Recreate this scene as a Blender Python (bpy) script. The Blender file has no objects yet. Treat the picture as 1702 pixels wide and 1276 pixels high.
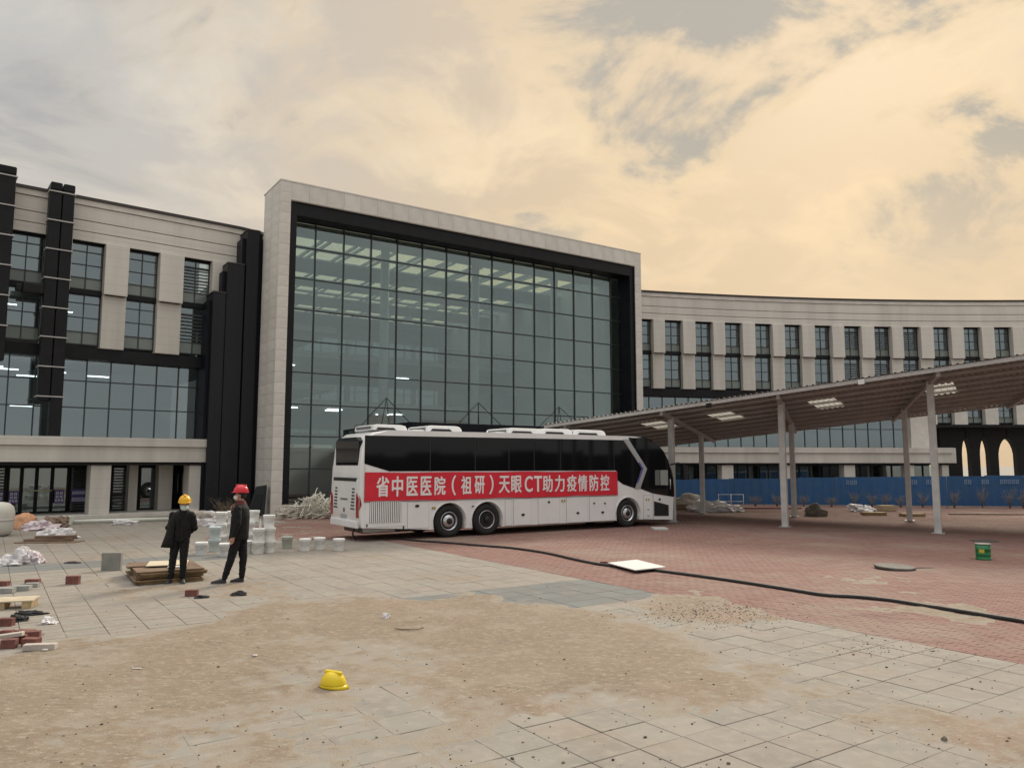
import bpy, bmesh, math, random
import numpy as np
from mathutils import Vector, Matrix
R_ = math.radians
random.seed(7); rng = np.random.default_rng(11)
scene = bpy.context.scene
COL = scene.collection
# ------------------------------------------------------------------ camera
FOC, CX, CY, CAMH = 1280.0, 851.0, 638.0, 2.3
PITCH = math.atan((772.0 - CY) / FOC)
cam_d = bpy.data.cameras.new('camera'); cam = bpy.data.objects.new('camera', cam_d); COL.objects.link(cam)
cam.location = (0, 0, CAMH); cam.rotation_euler = (math.pi / 2 + PITCH, 0, 0)
cam_d.sensor_width = 36.0; cam_d.lens = 36.0 * FOC / 1702.0
cam_d.clip_start = 0.1; cam_d.clip_end = 3000
scene.camera = cam
# ------------------------------------------------------------------ sky and sun
SUN_AZ, SUN_EL = R_(26), R_(34)          # azimuth to the right of the view axis (+Y)
sun_dir = Vector((math.sin(SUN_AZ) * math.cos(SUN_EL), math.cos(SUN_AZ) * math.cos(SUN_EL), math.sin(SUN_EL)))
world = bpy.data.worlds.new('World'); scene.world = world; world.use_nodes = True
OFX, OFY = 18.63, 1.07
def make_world():
    nt = world.node_tree; nt.nodes.clear(); N = nt.nodes.new; L = nt.links.new
    def val(op, a, b=None, c=None, clamp=False):
        n = N('ShaderNodeMath'); n.operation = op; n.use_clamp = clamp
        for i, x in enumerate((a, b, c)):
            if x is None: continue
            if isinstance(x, (int, float)): n.inputs[i].default_value = x
            else: L(x, n.inputs[i])
        return n.outputs[0]
    def sstep(x, lo, hi):
        n = N('ShaderNodeMapRange'); n.interpolation_type = 'SMOOTHSTEP'
        L(x, n.inputs['Value']); n.inputs['From Min'].default_value = lo; n.inputs['From Max'].default_value = hi
        return n.outputs[0]
    def mix(f, a, b):
        n = N('ShaderNodeMix'); n.data_type = 'RGBA'
        if isinstance(f, (int, float)): n.inputs[0].default_value = f
        else: L(f, n.inputs[0])
        for i, x in ((6, a), (7, b)):
            if isinstance(x, tuple): n.inputs[i].default_value = (*x, 1)
            else: L(x, n.inputs[i])
        return n.outputs[2]
    tc = N('ShaderNodeTexCoord'); D = tc.outputs['Generated']
    nrm = N('ShaderNodeVectorMath'); nrm.operation = 'NORMALIZE'; L(D, nrm.inputs[0]); D = nrm.outputs[0]
    sep = N('ShaderNodeSeparateXYZ'); L(D, sep.inputs[0])
    z = val('MAXIMUM', sep.outputs[2], 0.0)
    k = val('ADD', z, 0.22)
    cmb = N('ShaderNodeCombineXYZ'); L(val('DIVIDE', sep.outputs[0], k), cmb.inputs[0]); L(val('DIVIDE', sep.outputs[1], k), cmb.inputs[1])
    def noise(scale, det, rough, off, dist=0.0):
        mp = N('ShaderNodeMapping'); L(cmb.outputs[0], mp.inputs[0]); mp.inputs['Location'].default_value = off
        n = N('ShaderNodeTexNoise'); L(mp.outputs[0], n.inputs['Vector'])
        n.inputs['Scale'].default_value = scale; n.inputs['Detail'].default_value = det; n.inputs['Roughness'].default_value = rough
        n.inputs['Distortion'].default_value = dist
        return n.outputs[0]
    dot = N('ShaderNodeVectorMath'); dot.operation = 'DOT_PRODUCT'; L(D, dot.inputs[0]); dot.inputs[1].default_value = sun_dir
    cs = dot.outputs['Value']
    glow = sstep(cs, 0.62, 1.0)
    low = sstep(z, 0.55, 0.02)
    warm = val('ADD', val('MULTIPLY', glow, 0.75), val('MULTIPLY', low, val('MULTIPLY', sstep(cs, 0.25, 0.95), 0.75)), clamp=True)
    n1 = noise(1.9, 8, 0.58, (OFX, OFY, 0.4), 0.5)
    n2 = noise(3.1, 9, 0.58, (OFX + 4.2, OFY + 1.2, 1.0), 0.45)
    thick = sstep(val('ADD', n1, val('MULTIPLY', val('SUBTRACT', n2, 0.5), 0.35)), 0.485, 0.64)                         # heavier grey cloud
    wisp = sstep(n2, 0.42, 0.66)
    sky = N('ShaderNodeTexSky'); sky.sky_type = 'NISHITA'; sky.sun_disc = False
    sky.sun_elevation = SUN_EL; sky.sun_rotation = SUN_AZ; sky.dust_density = 4.0; sky.air_density = 1.5
    ns = N('ShaderNodeVectorMath'); ns.operation = 'SCALE'; L(sky.outputs[0], ns.inputs[0]); ns.inputs['Scale'].default_value = 0.07
    base = mix(warm, (0.298, 0.294, 0.284), (0.385, 0.292, 0.19))
    base = mix(0.95, ns.outputs[0], base)
    bright = mix(warm, (0.385, 0.366, 0.33), (0.565, 0.438, 0.272))
    dark = mix(warm, (0.226, 0.228, 0.232), (0.255, 0.238, 0.205))
    high = sstep(z, 0.14, 0.38)
    c = mix(val('MULTIPLY', wisp, val('ADD', val('MULTIPLY', high, 0.6), 0.2)), base, bright)
    c = mix(val('MULTIPLY', thick, val('MULTIPLY', high, 0.9)), c, dark)
    rim = val('MULTIPLY', val('MULTIPLY', thick, val('SUBTRACT', 1.0, thick)), val('MULTIPLY', val('MULTIPLY', high, 1.5), sstep(cs, 0.55, 1.0)), clamp=True)
    c = mix(rim, c, (0.60, 0.445, 0.265))                # sunlit cloud edges
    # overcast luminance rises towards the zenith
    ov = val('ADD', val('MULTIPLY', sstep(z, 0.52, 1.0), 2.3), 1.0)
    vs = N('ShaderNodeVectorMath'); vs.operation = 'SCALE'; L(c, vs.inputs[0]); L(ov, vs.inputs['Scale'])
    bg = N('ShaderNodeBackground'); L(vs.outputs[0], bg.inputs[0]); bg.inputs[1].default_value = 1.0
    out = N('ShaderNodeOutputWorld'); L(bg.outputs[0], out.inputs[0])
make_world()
sl = bpy.data.lights.new('sun', 'SUN'); sl.energy = 1.5; sl.angle = R_(14); sl.color = (1.0, 0.9, 0.76)
so = bpy.data.objects.new('sun', sl); COL.objects.link(so); so.rotation_euler = sun_dir.to_track_quat('Z', 'Y').to_euler()
so.location = (20, 40, 40)
vsn = scene.view_settings; vsn.view_transform = 'Standard'; vsn.look = 'None'; vsn.exposure = 0.9; vsn.gamma = 1.0; vsn.use_curve_mapping = False
scene.cycles.max_bounces = 8; scene.cycles.transparent_max_bounces = 16; scene.cycles.caustics_reflective = False; scene.cycles.caustics_refractive = False
scene.cycles.use_denoising = True
# ------------------------------------------------------------------ geometry of the place: sight lines to ground points
cP, sP = math.cos(PITCH), math.sin(PITCH)
def ray(u, v):
    x = (u - CX) / FOC; y = -(v - CY) / FOC
    return (x, cP - y * sP, sP + y * cP)
def G(u, v, z=0.0):
    d = ray(u, v); t = (z - CAMH) / d[2]
    return Vector((d[0] * t, d[1] * t, z))
def zat(Y, v):
    d = ray(CX, v); return CAMH + d[2] / d[1] * Y
def along(p, d, u, z=CAMH):
    """distance along a horizontal line p + t*d at which the sight line of column u meets it"""
    k = (u - CX) / FOC
    return (k * (p[1] * cP + (z - CAMH) * sP) - p[0]) / (d[0] - k * d[1] * cP)
# ------------------------------------------------------------------ mesh builder
class MB:
    def __init__(s): s.v = []; s.f = []; s.m = []; s.sm = []
    def face(s, pts, mi=0, smooth=False):
        i = len(s.v); s.v += [tuple(p) for p in pts]; s.f.append(tuple(range(i, i + len(pts)))); s.m.append(mi); s.sm.append(smooth); return s
    def hexa(s, p, mi=0):
        i = len(s.v); s.v += [tuple(q) for q in p]
        for f in ((0, 3, 2, 1), (4, 5, 6, 7), (0, 1, 5, 4), (1, 2, 6, 5), (2, 3, 7, 6), (3, 0, 4, 7)):
            s.f.append(tuple(i + k for k in f)); s.m.append(mi); s.sm.append(False)
        return s
    def box(s, x0, x1, y0, y1, z0, z1, mi=0):
        return s.hexa([(x0, y0, z0), (x1, y0, z0), (x1, y1, z0), (x0, y1, z0), (x0, y0, z1), (x1, y0, z1), (x1, y1, z1), (x0, y1, z1)], mi)
    def prism(s, poly, y0, y1, mi=0):
        """poly of (x, z) extruded along y; counter-clockwise seen from -y"""
        n = len(poly); i = len(s.v)
        s.v += [(x, y0, z) for x, z in poly] + [(x, y1, z) for x, z in poly]
        s.f.append(tuple(i + k for k in range(n))); s.f.append(tuple(i + n + k for k in reversed(range(n)))); s.m += [mi, mi]; s.sm += [False, False]
        for k in range(n):
            a, b = i + k, i + (k + 1) % n
            s.f.append((b, a, a + n, b + n)); s.m.append(mi); s.sm.append(False)
        return s
    def loft(s, rings, mi=0, caps=True, smooth=True):
        n = len(rings[0]); i = len(s.v)
        for r in rings: s.v += [tuple(p) for p in r]
        for a in range(len(rings) - 1):
            for k in range(n):
                p = i + a * n + k; q = i + a * n + (k + 1) % n
                s.f.append((p, q, q + n, p + n)); s.m.append(mi); s.sm.append(smooth)
        if caps:
            s.f.append(tuple(i + k for k in reversed(range(n)))); e = i + (len(rings) - 1) * n
            s.f.append(tuple(e + k for k in range(n))); s.m += [mi, mi]; s.sm += [False, False]
        return s
    def tube(s, pts, r, n=8, mi=0, flat=1.0):
        pts = [Vector(p) for p in pts]; rings = []
        for j, p in enumerate(pts):
            t = (pts[min(j + 1, len(pts) - 1)] - pts[max(j - 1, 0)]).normalized()
            up = Vector((0, 0, 1)) if abs(t.z) < 0.9 else Vector((0, 1, 0))
            a = t.cross(up).normalized(); b = a.cross(t).normalized()
            rr = r[j] if isinstance(r, (list, tuple)) else r
            rings.append([p + a * (rr * math.cos(2 * math.pi * k / n)) + b * (rr * flat * math.sin(2 * math.pi * k / n)) for k in range(n)])
        return s.loft([list(reversed(q)) for q in rings], mi)
    def lathe(s, prof, n=20, c=(0, 0, 0), axis='z', mi=0, caps=True):
        rings = []
        for r, h in prof:
            ring = []
            for k in range(n):
                a = 2 * math.pi * k / n; x, y = r * math.cos(a), r * math.sin(a)
                ring.append((c[0] + x, c[1] + y, c[2] + h) if axis == 'z' else (c[0] + x, c[1] - h, c[2] + y))
            rings.append(ring)
        return s.loft(rings, mi, caps)
    def sweep(s, path, prof, mi=0, closed=True):
        """profile of (outward, z) carried along a ground path of (point, outward normal)"""
        rings = [[(p[0] + n[0] * o, p[1] + n[1] * o, z) for o, z in prof] for p, n in path]
        return s.loft(rings, mi, closed, smooth=False)
    def data(s, name, mats):
        me = bpy.data.meshes.new(name); me.from_pydata(s.v, [], s.f)
        for m in mats: me.materials.append(m)
        if len(mats) > 1: me.polygons.foreach_set('material_index', s.m)
        me.polygons.foreach_set('use_smooth', s.sm)
        bm = bmesh.new(); bm.from_mesh(me); bmesh.ops.recalc_face_normals(bm, faces=bm.faces); bm.to_mesh(me); bm.free()
        me.update(); return me
    def build(s, name, mat, parent=None, loc=(0, 0, 0), rz=0.0, bevel=0, seg=2):
        mats = mat if isinstance(mat, (list, tuple)) else [mat]
        return put(name, s.data(name, mats), parent, loc, rz, bevel, seg)
def put(name, me, parent=None, loc=(0, 0, 0), rz=0.0, bevel=0, seg=2):
    o = bpy.data.objects.new(name, me); COL.objects.link(o); o.location = loc
    o.rotation_euler = (0, 0, rz) if isinstance(rz, (int, float)) else rz
    if parent: o.parent = parent
    if bevel:
        b = o.modifiers.new('bevel', 'BEVEL'); b.width = bevel; b.segments = seg; b.limit_method = 'ANGLE'; b.angle_limit = R_(35)
    return o
def weld(me):
    bm = bmesh.new(); bm.from_mesh(me); bmesh.ops.remove_doubles(bm, verts=bm.verts, dist=1e-4); bmesh.ops.recalc_face_normals(bm, faces=bm.faces); bm.to_mesh(me); bm.free(); me.update()
def tag(o, label=None, cat=None, group=None, kind=None):
    if label: o['label'] = label
    if cat: o['category'] = cat
    if group: o['group'] = group
    if kind: o['kind'] = kind
    return o
def thing(name, label, cat, loc=(0, 0, 0), rz=0.0, group=None):
    o = bpy.data.objects.new(name, None); COL.objects.link(o); o.location = loc; o.empty_display_size = 0.3
    o.rotation_euler = (0, 0, rz) if isinstance(rz, (int, float)) else rz
    return tag(o, label, cat, group)
def copy_tree(o, parent=None):
    c = o.copy(); COL.objects.link(c)
    if parent: c.parent = parent
    for ch in [x for x in COL.objects if x.parent == o]: copy_tree(ch, c)
    return c
# ------------------------------------------------------------------ materials
def mat(name, col, rough=0.7, metal=0.0, var=0.0, vscale=3.0, bump=0.0, bscale=40.0, spec=None, ior=None, island=0.0, col2=None, coat=0.0, streak=False, courses=0.0):
    m = bpy.data.materials.new(name); m.use_nodes = True; nt = m.node_tree; N = nt.nodes.new; L = nt.links.new
    p = nt.nodes['Principled BSDF']; p.inputs['Roughness'].default_value = rough; p.inputs['Metallic'].default_value = metal
    if spec is not None: p.inputs['Specular IOR Level'].default_value = spec
    if ior: p.inputs['IOR'].default_value = ior
    if coat: p.inputs['Coat Weight'].default_value = coat
    c = (*col, 1.0); p.inputs['Base Color'].default_value = c; src = None
    tc = N('ShaderNodeTexCoord')
    if var or col2:
        n = N('ShaderNodeTexNoise'); n.inputs['Scale'].default_value = vscale; n.inputs['Detail'].default_value = 6; n.inputs['Roughness'].default_value = 0.62
        if streak:
            mp = N('ShaderNodeMapping'); mp.inputs['Scale'].default_value = (1, 1, 0.12); L(tc.outputs['Object'], mp.inputs[0]); L(mp.outputs[0], n.inputs['Vector'])
        else: L(tc.outputs['Object'], n.inputs['Vector'])
        mr = N('ShaderNodeMapRange'); mr.inputs['From Min'].default_value = 0.32; mr.inputs['From Max'].default_value = 0.68; L(n.outputs[0], mr.inputs['Value'])
        mx = N('ShaderNodeMix'); mx.data_type = 'RGBA'; L(mr.outputs[0], mx.inputs[0])
        a = col2 if col2 else tuple(x * (1 - var) for x in col); b = col if col2 else tuple(min(1, x * (1 + var)) for x in col)
        mx.inputs[6].default_value = (*a, 1); mx.inputs[7].default_value = (*b, 1); src = mx.outputs[2]
    if island:
        g = N('ShaderNodeNewGeometry'); oi = N('ShaderNodeObjectInfo')
        ad = N('ShaderNodeMath'); ad.operation = 'ADD'; L(g.outputs['Random Per Island'], ad.inputs[0]); L(oi.outputs['Random'], ad.inputs[1])
        fr = N('ShaderNodeMath'); fr.operation = 'FRACT'; L(ad.outputs[0], fr.inputs[0])
        mr2 = N('ShaderNodeMapRange'); L(fr.outputs[0], mr2.inputs['Value']); mr2.inputs['To Min'].default_value = 1 - island; mr2.inputs['To Max'].default_value = 1 + island
        sc = N('ShaderNodeVectorMath'); sc.operation = 'SCALE'
        if src: L(src, sc.inputs[0])
        else: sc.inputs[0].default_value = col
        L(mr2.outputs[0], sc.inputs['Scale']); src = sc.outputs[0]
    if courses and src:                                   # thin joints between stone courses
        sp = N('ShaderNodeSeparateXYZ'); L(tc.outputs['Object'], sp.inputs[0]); dv = N('ShaderNodeMath'); dv.operation = 'DIVIDE'; L(sp.outputs[2], dv.inputs[0]); dv.inputs[1].default_value = courses
        fr2 = N('ShaderNodeMath'); fr2.operation = 'FRACT'; L(dv.outputs[0], fr2.inputs[0]); ls = N('ShaderNodeMath'); ls.operation = 'LESS_THAN'; L(fr2.outputs[0], ls.inputs[0]); ls.inputs[1].default_value = 0.03
        jm = N('ShaderNodeMix'); jm.data_type = 'RGBA'; mu = N('ShaderNodeMath'); mu.operation = 'MULTIPLY'; L(ls.outputs[0], mu.inputs[0]); mu.inputs[1].default_value = 0.55
        L(mu.outputs[0], jm.inputs[0]); L(src, jm.inputs[6]); jm.inputs[7].default_value = tuple(x * 0.55 for x in col) + (1,); src = jm.outputs[2]
    if src: L(src, p.inputs['Base Color'])
    if bump:
        n = N('ShaderNodeTexNoise'); n.inputs['Scale'].default_value = bscale; n.inputs['Detail'].default_value = 5; L(tc.outputs['Object'], n.inputs['Vector'])
        b = N('ShaderNodeBump'); b.inputs['Strength'].default_value = bump; b.inputs['Distance'].default_value = 0.02; L(n.outputs[0], b.inputs['Height']); L(b.outputs[0], p.inputs['Normal'])
    return m
def glass(name, tint, ior=1.7, gloss=(0.85, 0.92, 0.93), rough=0.02, base=0.0):
    m = bpy.data.materials.new(name); m.use_nodes = True; nt = m.node_tree; nt.nodes.clear(); N = nt.nodes.new; L = nt.links.new
    t = N('ShaderNodeBsdfTransparent'); t.inputs[0].default_value = (*tint, 1)
    g = N('ShaderNodeBsdfGlossy'); g.inputs[0].default_value = (*gloss, 1); g.inputs['Roughness'].default_value = rough
    f = N('ShaderNodeFresnel'); f.inputs[0].default_value = ior
    gb_ = N('ShaderNodeNewGeometry'); fb = N('ShaderNodeMath'); fb.operation = 'SUBTRACT'; fb.inputs[0].default_value = 1.0; L(gb_.outputs['Backfacing'], fb.inputs[1])
    a0 = N('ShaderNodeMath'); a0.operation = 'ADD'; a0.use_clamp = True; L(f.outputs[0], a0.inputs[0]); a0.inputs[1].default_value = base
    ad = N('ShaderNodeMath'); ad.operation = 'MULTIPLY'; L(a0.outputs[0], ad.inputs[0]); L(fb.outputs[0], ad.inputs[1])      # the inner face of a pane only lets light through
    tm = N('ShaderNodeMix'); tm.data_type = 'RGBA'; L(gb_.outputs['Backfacing'], tm.inputs[0]); tm.inputs[6].default_value = (*tint, 1); tm.inputs[7].default_value = (1, 1, 1, 1); L(tm.outputs[2], t.inputs[0])
    tc = N('ShaderNodeTexCoord'); n = N('ShaderNodeTexNoise'); n.inputs['Scale'].default_value = 0.7; n.inputs['Detail'].default_value = 1; L(tc.outputs['Object'], n.inputs['Vector'])
    b = N('ShaderNodeBump'); b.inputs['Strength'].default_value = 0.03; b.inputs['Distance'].default_value = 0.05; L(n.outputs[0], b.inputs['Height']); L(b.outputs[0], g.inputs['Normal'])
    x = N('ShaderNodeMixShader'); L(ad.outputs[0], x.inputs[0]); L(t.outputs[0], x.inputs[1]); L(g.outputs[0], x.inputs[2])
    o = N('ShaderNodeOutputMaterial'); L(x.outputs[0], o.inputs[0]); return m
def emit(name, col, s):
    m = bpy.data.materials.new(name); m.use_nodes = True; p = m.node_tree.nodes['Principled BSDF']
    p.inputs['Base Color'].default_value = (*col, 1); p.inputs['Emission Color'].default_value = (*col, 1); p.inputs['Emission Strength'].default_value = s; return m
M = {}
M['stone'] = mat('stone', (0.66, 0.63, 0.585), 0.75, var=0.10, vscale=1.6, bump=0.08, island=0.05)
M['stone_dim'] = mat('podium_stone', (0.60, 0.57, 0.52), 0.78, var=0.13, vscale=0.9, bump=0.1, streak=True, courses=0.42)
M['stone_wall'] = mat('wall_stone', (0.66, 0.63, 0.58), 0.78, var=0.10, vscale=0.8, bump=0.1, streak=True, courses=0.42)
M['blackmetal'] = mat('black_metal', (0.010, 0.010, 0.012), 0.5, var=0.25, vscale=2, spec=0.25)
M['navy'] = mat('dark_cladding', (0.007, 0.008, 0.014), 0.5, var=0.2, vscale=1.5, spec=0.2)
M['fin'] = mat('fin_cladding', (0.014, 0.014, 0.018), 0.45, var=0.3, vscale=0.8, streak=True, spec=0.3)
M['coping'] = mat('coping', (0.05, 0.042, 0.04), 0.6)
M['frame'] = mat('window_frame', (0.03, 0.038, 0.04), 0.4)
M['glass'] = glass('window_glass', (0.5, 0.6, 0.6), 2.0, gloss=(0.80, 0.94, 1.0), base=0.17)
M['curtain'] = glass('curtain_glass', (0.58, 0.68, 0.64), 2.0, gloss=(0.80, 0.96, 0.97), base=0.125)
M['skyglass'] = glass('skylight_glass', (0.85, 0.95, 0.82), 1.5)
M['spandrel'] = mat('spandrel_glass', (0.20, 0.235, 0.215), 0.15, spec=0.6, island=0.12)
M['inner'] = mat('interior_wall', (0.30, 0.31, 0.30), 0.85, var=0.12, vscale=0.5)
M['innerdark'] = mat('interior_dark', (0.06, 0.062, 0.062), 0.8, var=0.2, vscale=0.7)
M['tube'] = emit('lamp_tube', (0.95, 0.98, 1.0), 3.0)
M['slat'] = mat('louvre_slat', (0.09, 0.095, 0.095), 0.5)
M['poster'] = mat('poster_purple', (0.10, 0.075, 0.26), 0.5)
M['white'] = mat('white_paint', (0.78, 0.78, 0.77), 0.5)
M['steel'] = mat('painted_steel', (0.46, 0.45, 0.44), 0.5, var=0.12, vscale=4)
M['sheet'] = mat('roof_sheet', (0.30, 0.29, 0.28), 0.5, var=0.14, vscale=1.2)
M['blue'] = mat('blue_hoarding', (0.012, 0.088, 0.25), 0.6, vscale=2.2, island=0.12, col2=(0.035, 0.10, 0.205))
# ------------------------------------------------------------------ ground
def surf(name, cols, scales, thr, rough=0.9, bump=0.3, bscale=60, island=0.0, stretch=()):
    """layered noise between listed colours: cols[0] base, the others mixed over it where a noise passes its threshold"""
    m = bpy.data.materials.new(name); m.use_nodes = True; nt = m.node_tree; N = nt.nodes.new; L = nt.links.new
    p = nt.nodes['Principled BSDF']; p.inputs['Roughness'].default_value = rough; p.inputs['Specular IOR Level'].default_value = 0.25
    g = N('ShaderNodeNewGeometry'); pos = g.outputs['Position']
    cur = None
    if island:
        oi = N('ShaderNodeObjectInfo'); ad = N('ShaderNodeMath'); ad.operation = 'ADD'; L(g.outputs['Random Per Island'], ad.inputs[0]); L(oi.outputs['Random'], ad.inputs[1])
        fr = N('ShaderNodeMath'); fr.operation = 'FRACT'; L(ad.outputs[0], fr.inputs[0])
        r = N('ShaderNodeValToRGB'); L(fr.outputs[0], r.inputs[0]); e = r.color_ramp.elements
        a = cols[0]; e[0].color = (a[0] * (1 - island), a[1] * (1 - island), a[2] * (1 - island * .9), 1); e[1].color = (a[0] * (1 + island), a[1] * (1 + island), a[2] * (1 + island), 1)
        k = e.new(0.4); k.color = (a[0] * 1.03, a[1] * 0.99, a[2] * 0.98, 1); k = e.new(0.7); k.color = (a[0] * 0.96, a[1], a[2] * 1.0, 1)
        cur = r.outputs[0]
    for i, (c, s, t) in enumerate(zip(cols[1:], scales, thr)):
        n = N('ShaderNodeTexNoise'); n.inputs['Scale'].default_value = s; n.inputs['Detail'].default_value = 8; n.inputs['Roughness'].default_value = 0.65
        mp = N('ShaderNodeMapping'); mp.inputs['Location'].default_value = (i * 13.7, i * 5.1, 0); L(pos, mp.inputs[0]); L(mp.outputs[0], n.inputs['Vector'])
        if stretch and i in stretch: mp.inputs['Scale'].default_value = (0.62, 1.0, 1.0); mp.inputs['Rotation'].default_value = (0, 0, R_(-12 + 9 * i))
        mr = N('ShaderNodeMapRange'); mr.interpolation_type = 'SMOOTHSTEP'; mr.inputs['From Min'].default_value = t[0]; mr.inputs['From Max'].default_value = t[1]
        mr.inputs['To Max'].default_value = t[2] if len(t) > 2 else 1.0; L(n.outputs[0], mr.inputs['Value'])
        x = N('ShaderNodeMix'); x.data_type = 'RGBA'; L(mr.outputs[0], x.inputs[0])
        if cur is None: x.inputs[6].default_value = (*cols[0], 1)
        else: L(cur, x.inputs[6])
        x.inputs[7].default_value = (*c, 1); cur = x.outputs[2]
    L(cur, p.inputs['Base Color'])
    n = N('ShaderNodeTexNoise'); n.inputs['Scale'].default_value = bscale; n.inputs['Detail'].default_value = 6; L(pos, n.inputs['Vector'])
    b = N('ShaderNodeBump'); b.inputs['Strength'].default_value = bump; b.inputs['Distance'].default_value = 0.01; L(n.outputs[0], b.inputs['Height']); L(b.outputs[0], p.inputs['Normal'])
    return m
SANDC = (0.235, 0.187, 0.137)
M['ground'] = surf('ground', [(0.30, 0.28, 0.25), (0.25, 0.24, 0.22), (0.33, 0.29, 0.23)], [0.35, 0.9], [(0.45, 0.6), (0.5, 0.7)])
M['joint'] = surf('joint_sand', [(0.23, 0.20, 0.165), (0.17, 0.15, 0.125)], [3.0], [(0.4, 0.6)])
M['tile'] = surf('grey_tile', [(0.272, 0.25, 0.22), SANDC, (0.218, 0.203, 0.183), (0.325, 0.292, 0.25)], [0.42, 1.3, 7.0], [(0.50, 0.70, 0.7), (0.45, 0.68, 0.8), (0.45, 0.7, 0.7)], island=0.065, bscale=120, bump=0.2)
M['tile_dark'] = surf('dark_tile', [(0.175, 0.18, 0.175), SANDC, (0.21, 0.207, 0.195)], [0.8, 2.0], [(0.55, 0.72, 0.6), (0.5, 0.7)], island=0.07, bscale=120, bump=0.15)
M['paver'] = surf('red_paver', [(0.225, 0.130, 0.112), (0.265, 0.21, 0.172), (0.175, 0.102, 0.09), (0.255, 0.172, 0.145)], [0.28, 0.6, 2.5], [(0.45, 0.68, 0.8), (0.55, 0.72, 0.5), (0.45, 0.7, 0.7)], island=0.10, bscale=150, bump=0.2)
M['sand'] = surf('sand', [SANDC, (0.275, 0.232, 0.18), (0.19, 0.145, 0.104), (0.165, 0.138, 0.108), (0.275, 0.20, 0.155), (0.34, 0.30, 0.245), (0.16, 0.13, 0.10)], [1.1, 0.5, 6.0, 0.33, 18.0, 60.0], [(0.48, 0.66), (0.5, 0.7, 0.8), (0.54, 0.72, 0.8), (0.5, 0.68, 0.8), (0.50, 0.68, 0.85), (0.52, 0.68, 0.75)], bscale=45, bump=1.0, stretch=(2, 4))
g = MB(); g.face([(-900, -900, -0.03), (900, -900, -0.03), (900, 900, -0.03), (-900, 900, -0.03)])
tag(g.build('ground', M['ground']), kind='structure')
# paving grid: direction a runs down-right in plan, b up-right
GA = R_(-56.0); ea = Vector((math.cos(GA), math.sin(GA))); eb = Vector((-ea.y, ea.x))
TA, TB, GAP = 0.47, 0.505, 0.008
org = Vector((G(1013.5, 1175.9).x, G(1013.5, 1175.9).y))            # a tile corner in the foreground
edge0 = Vector((G(1100, 990).x, G(1100, 990).y))                     # where the red pavers begin
b_edge = (edge0 - org).dot(eb)
NB_EDGE = round(b_edge / TB); b_edge = NB_EDGE * TB
def AB(a, b, z=0.0): q = org + ea * a + eb * b; return (q.x, q.y, z)
def inframe(x, y, m=1.0):
    if y < 2.5: return False
    c = y * cP - CAMH * sP
    return abs(x) / c < 0.70 + m / c and y > 4.0
pv = MB(); pv.face([AB(-34, -30, -0.012), AB(14, -30, -0.012), AB(14, b_edge + 0.004, -0.012), AB(-34, b_edge + 0.004, -0.012)])
paving = tag(pv.build('tile_paving', M['joint']), kind='structure')
tiles = []
for i in range(-70, 30):
    for j in range(-60, NB_EDGE):
        half = j < -4 and i < 3
        for h in ((0, 1) if half else (0,)):
            a0 = i * TA + h * TA / 2; la = TA / 2 if half else TA
            c = org + ea * (a0 + la / 2) + eb * (j * TB + TB / 2)
            if not inframe(c.x, c.y) or c.y > 33 or a0 < -34: continue
            dk = (-14 <= i <= -10 and 2 <= j) or (i in (-33, -32, -31) and j < 0)
            tiles.append((c.y, c.x, la, dk))
tiles.sort(key=lambda t: t[0])
def tile_mesh(la):
    m = MB(); x, y, b = la / 2 - GAP / 2, TB / 2 - GAP / 2, 0.004
    m.loft([[(-x, -y, -0.03), (x, -y, -0.03), (x, y, -0.03), (-x, y, -0.03)], [(-x, -y, -b), (x, -y, -b), (x, y, -b), (-x, y, -b)], [(-x + b, -y + b, 0), (x - b, -y + b, 0), (x - b, y - b, 0), (-x + b, y - b, 0)]], smooth=False)
    return m
tdat = {}
for la in (TA, TA / 2):
    for dk in (False, True): tdat[(la, dk)] = tile_mesh(la).data('tile', [M['tile_dark' if dk else 'tile']])
far_t = MB()
for n, (y, x, la, dk) in enumerate(tiles):
    dz = random.uniform(-0.0025, 0.0025)
    if n < 300:
        o = put('tile', tdat[(la, dk)], paving, (x, y, dz), GA)
        o.rotation_euler = (random.uniform(-.004, .004), random.uniform(-.004, .004), GA)
    else:
        tm = tile_mesh(la); i0 = len(far_t.v); q = Matrix.Rotation(GA, 3, 'Z')
        far_t.v += [tuple(q @ Vector(v) + Vector((x, y, dz))) for v in tm.v]
        far_t.f += [tuple(i0 + k for k in f) for f in tm.f]; far_t.m += [1 if dk else 0] * len(tm.f); far_t.sm += [False] * len(tm.f)
tag(far_t.build('tile', [M['tile'], M['tile_dark']], paving), kind='stuff')
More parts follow.
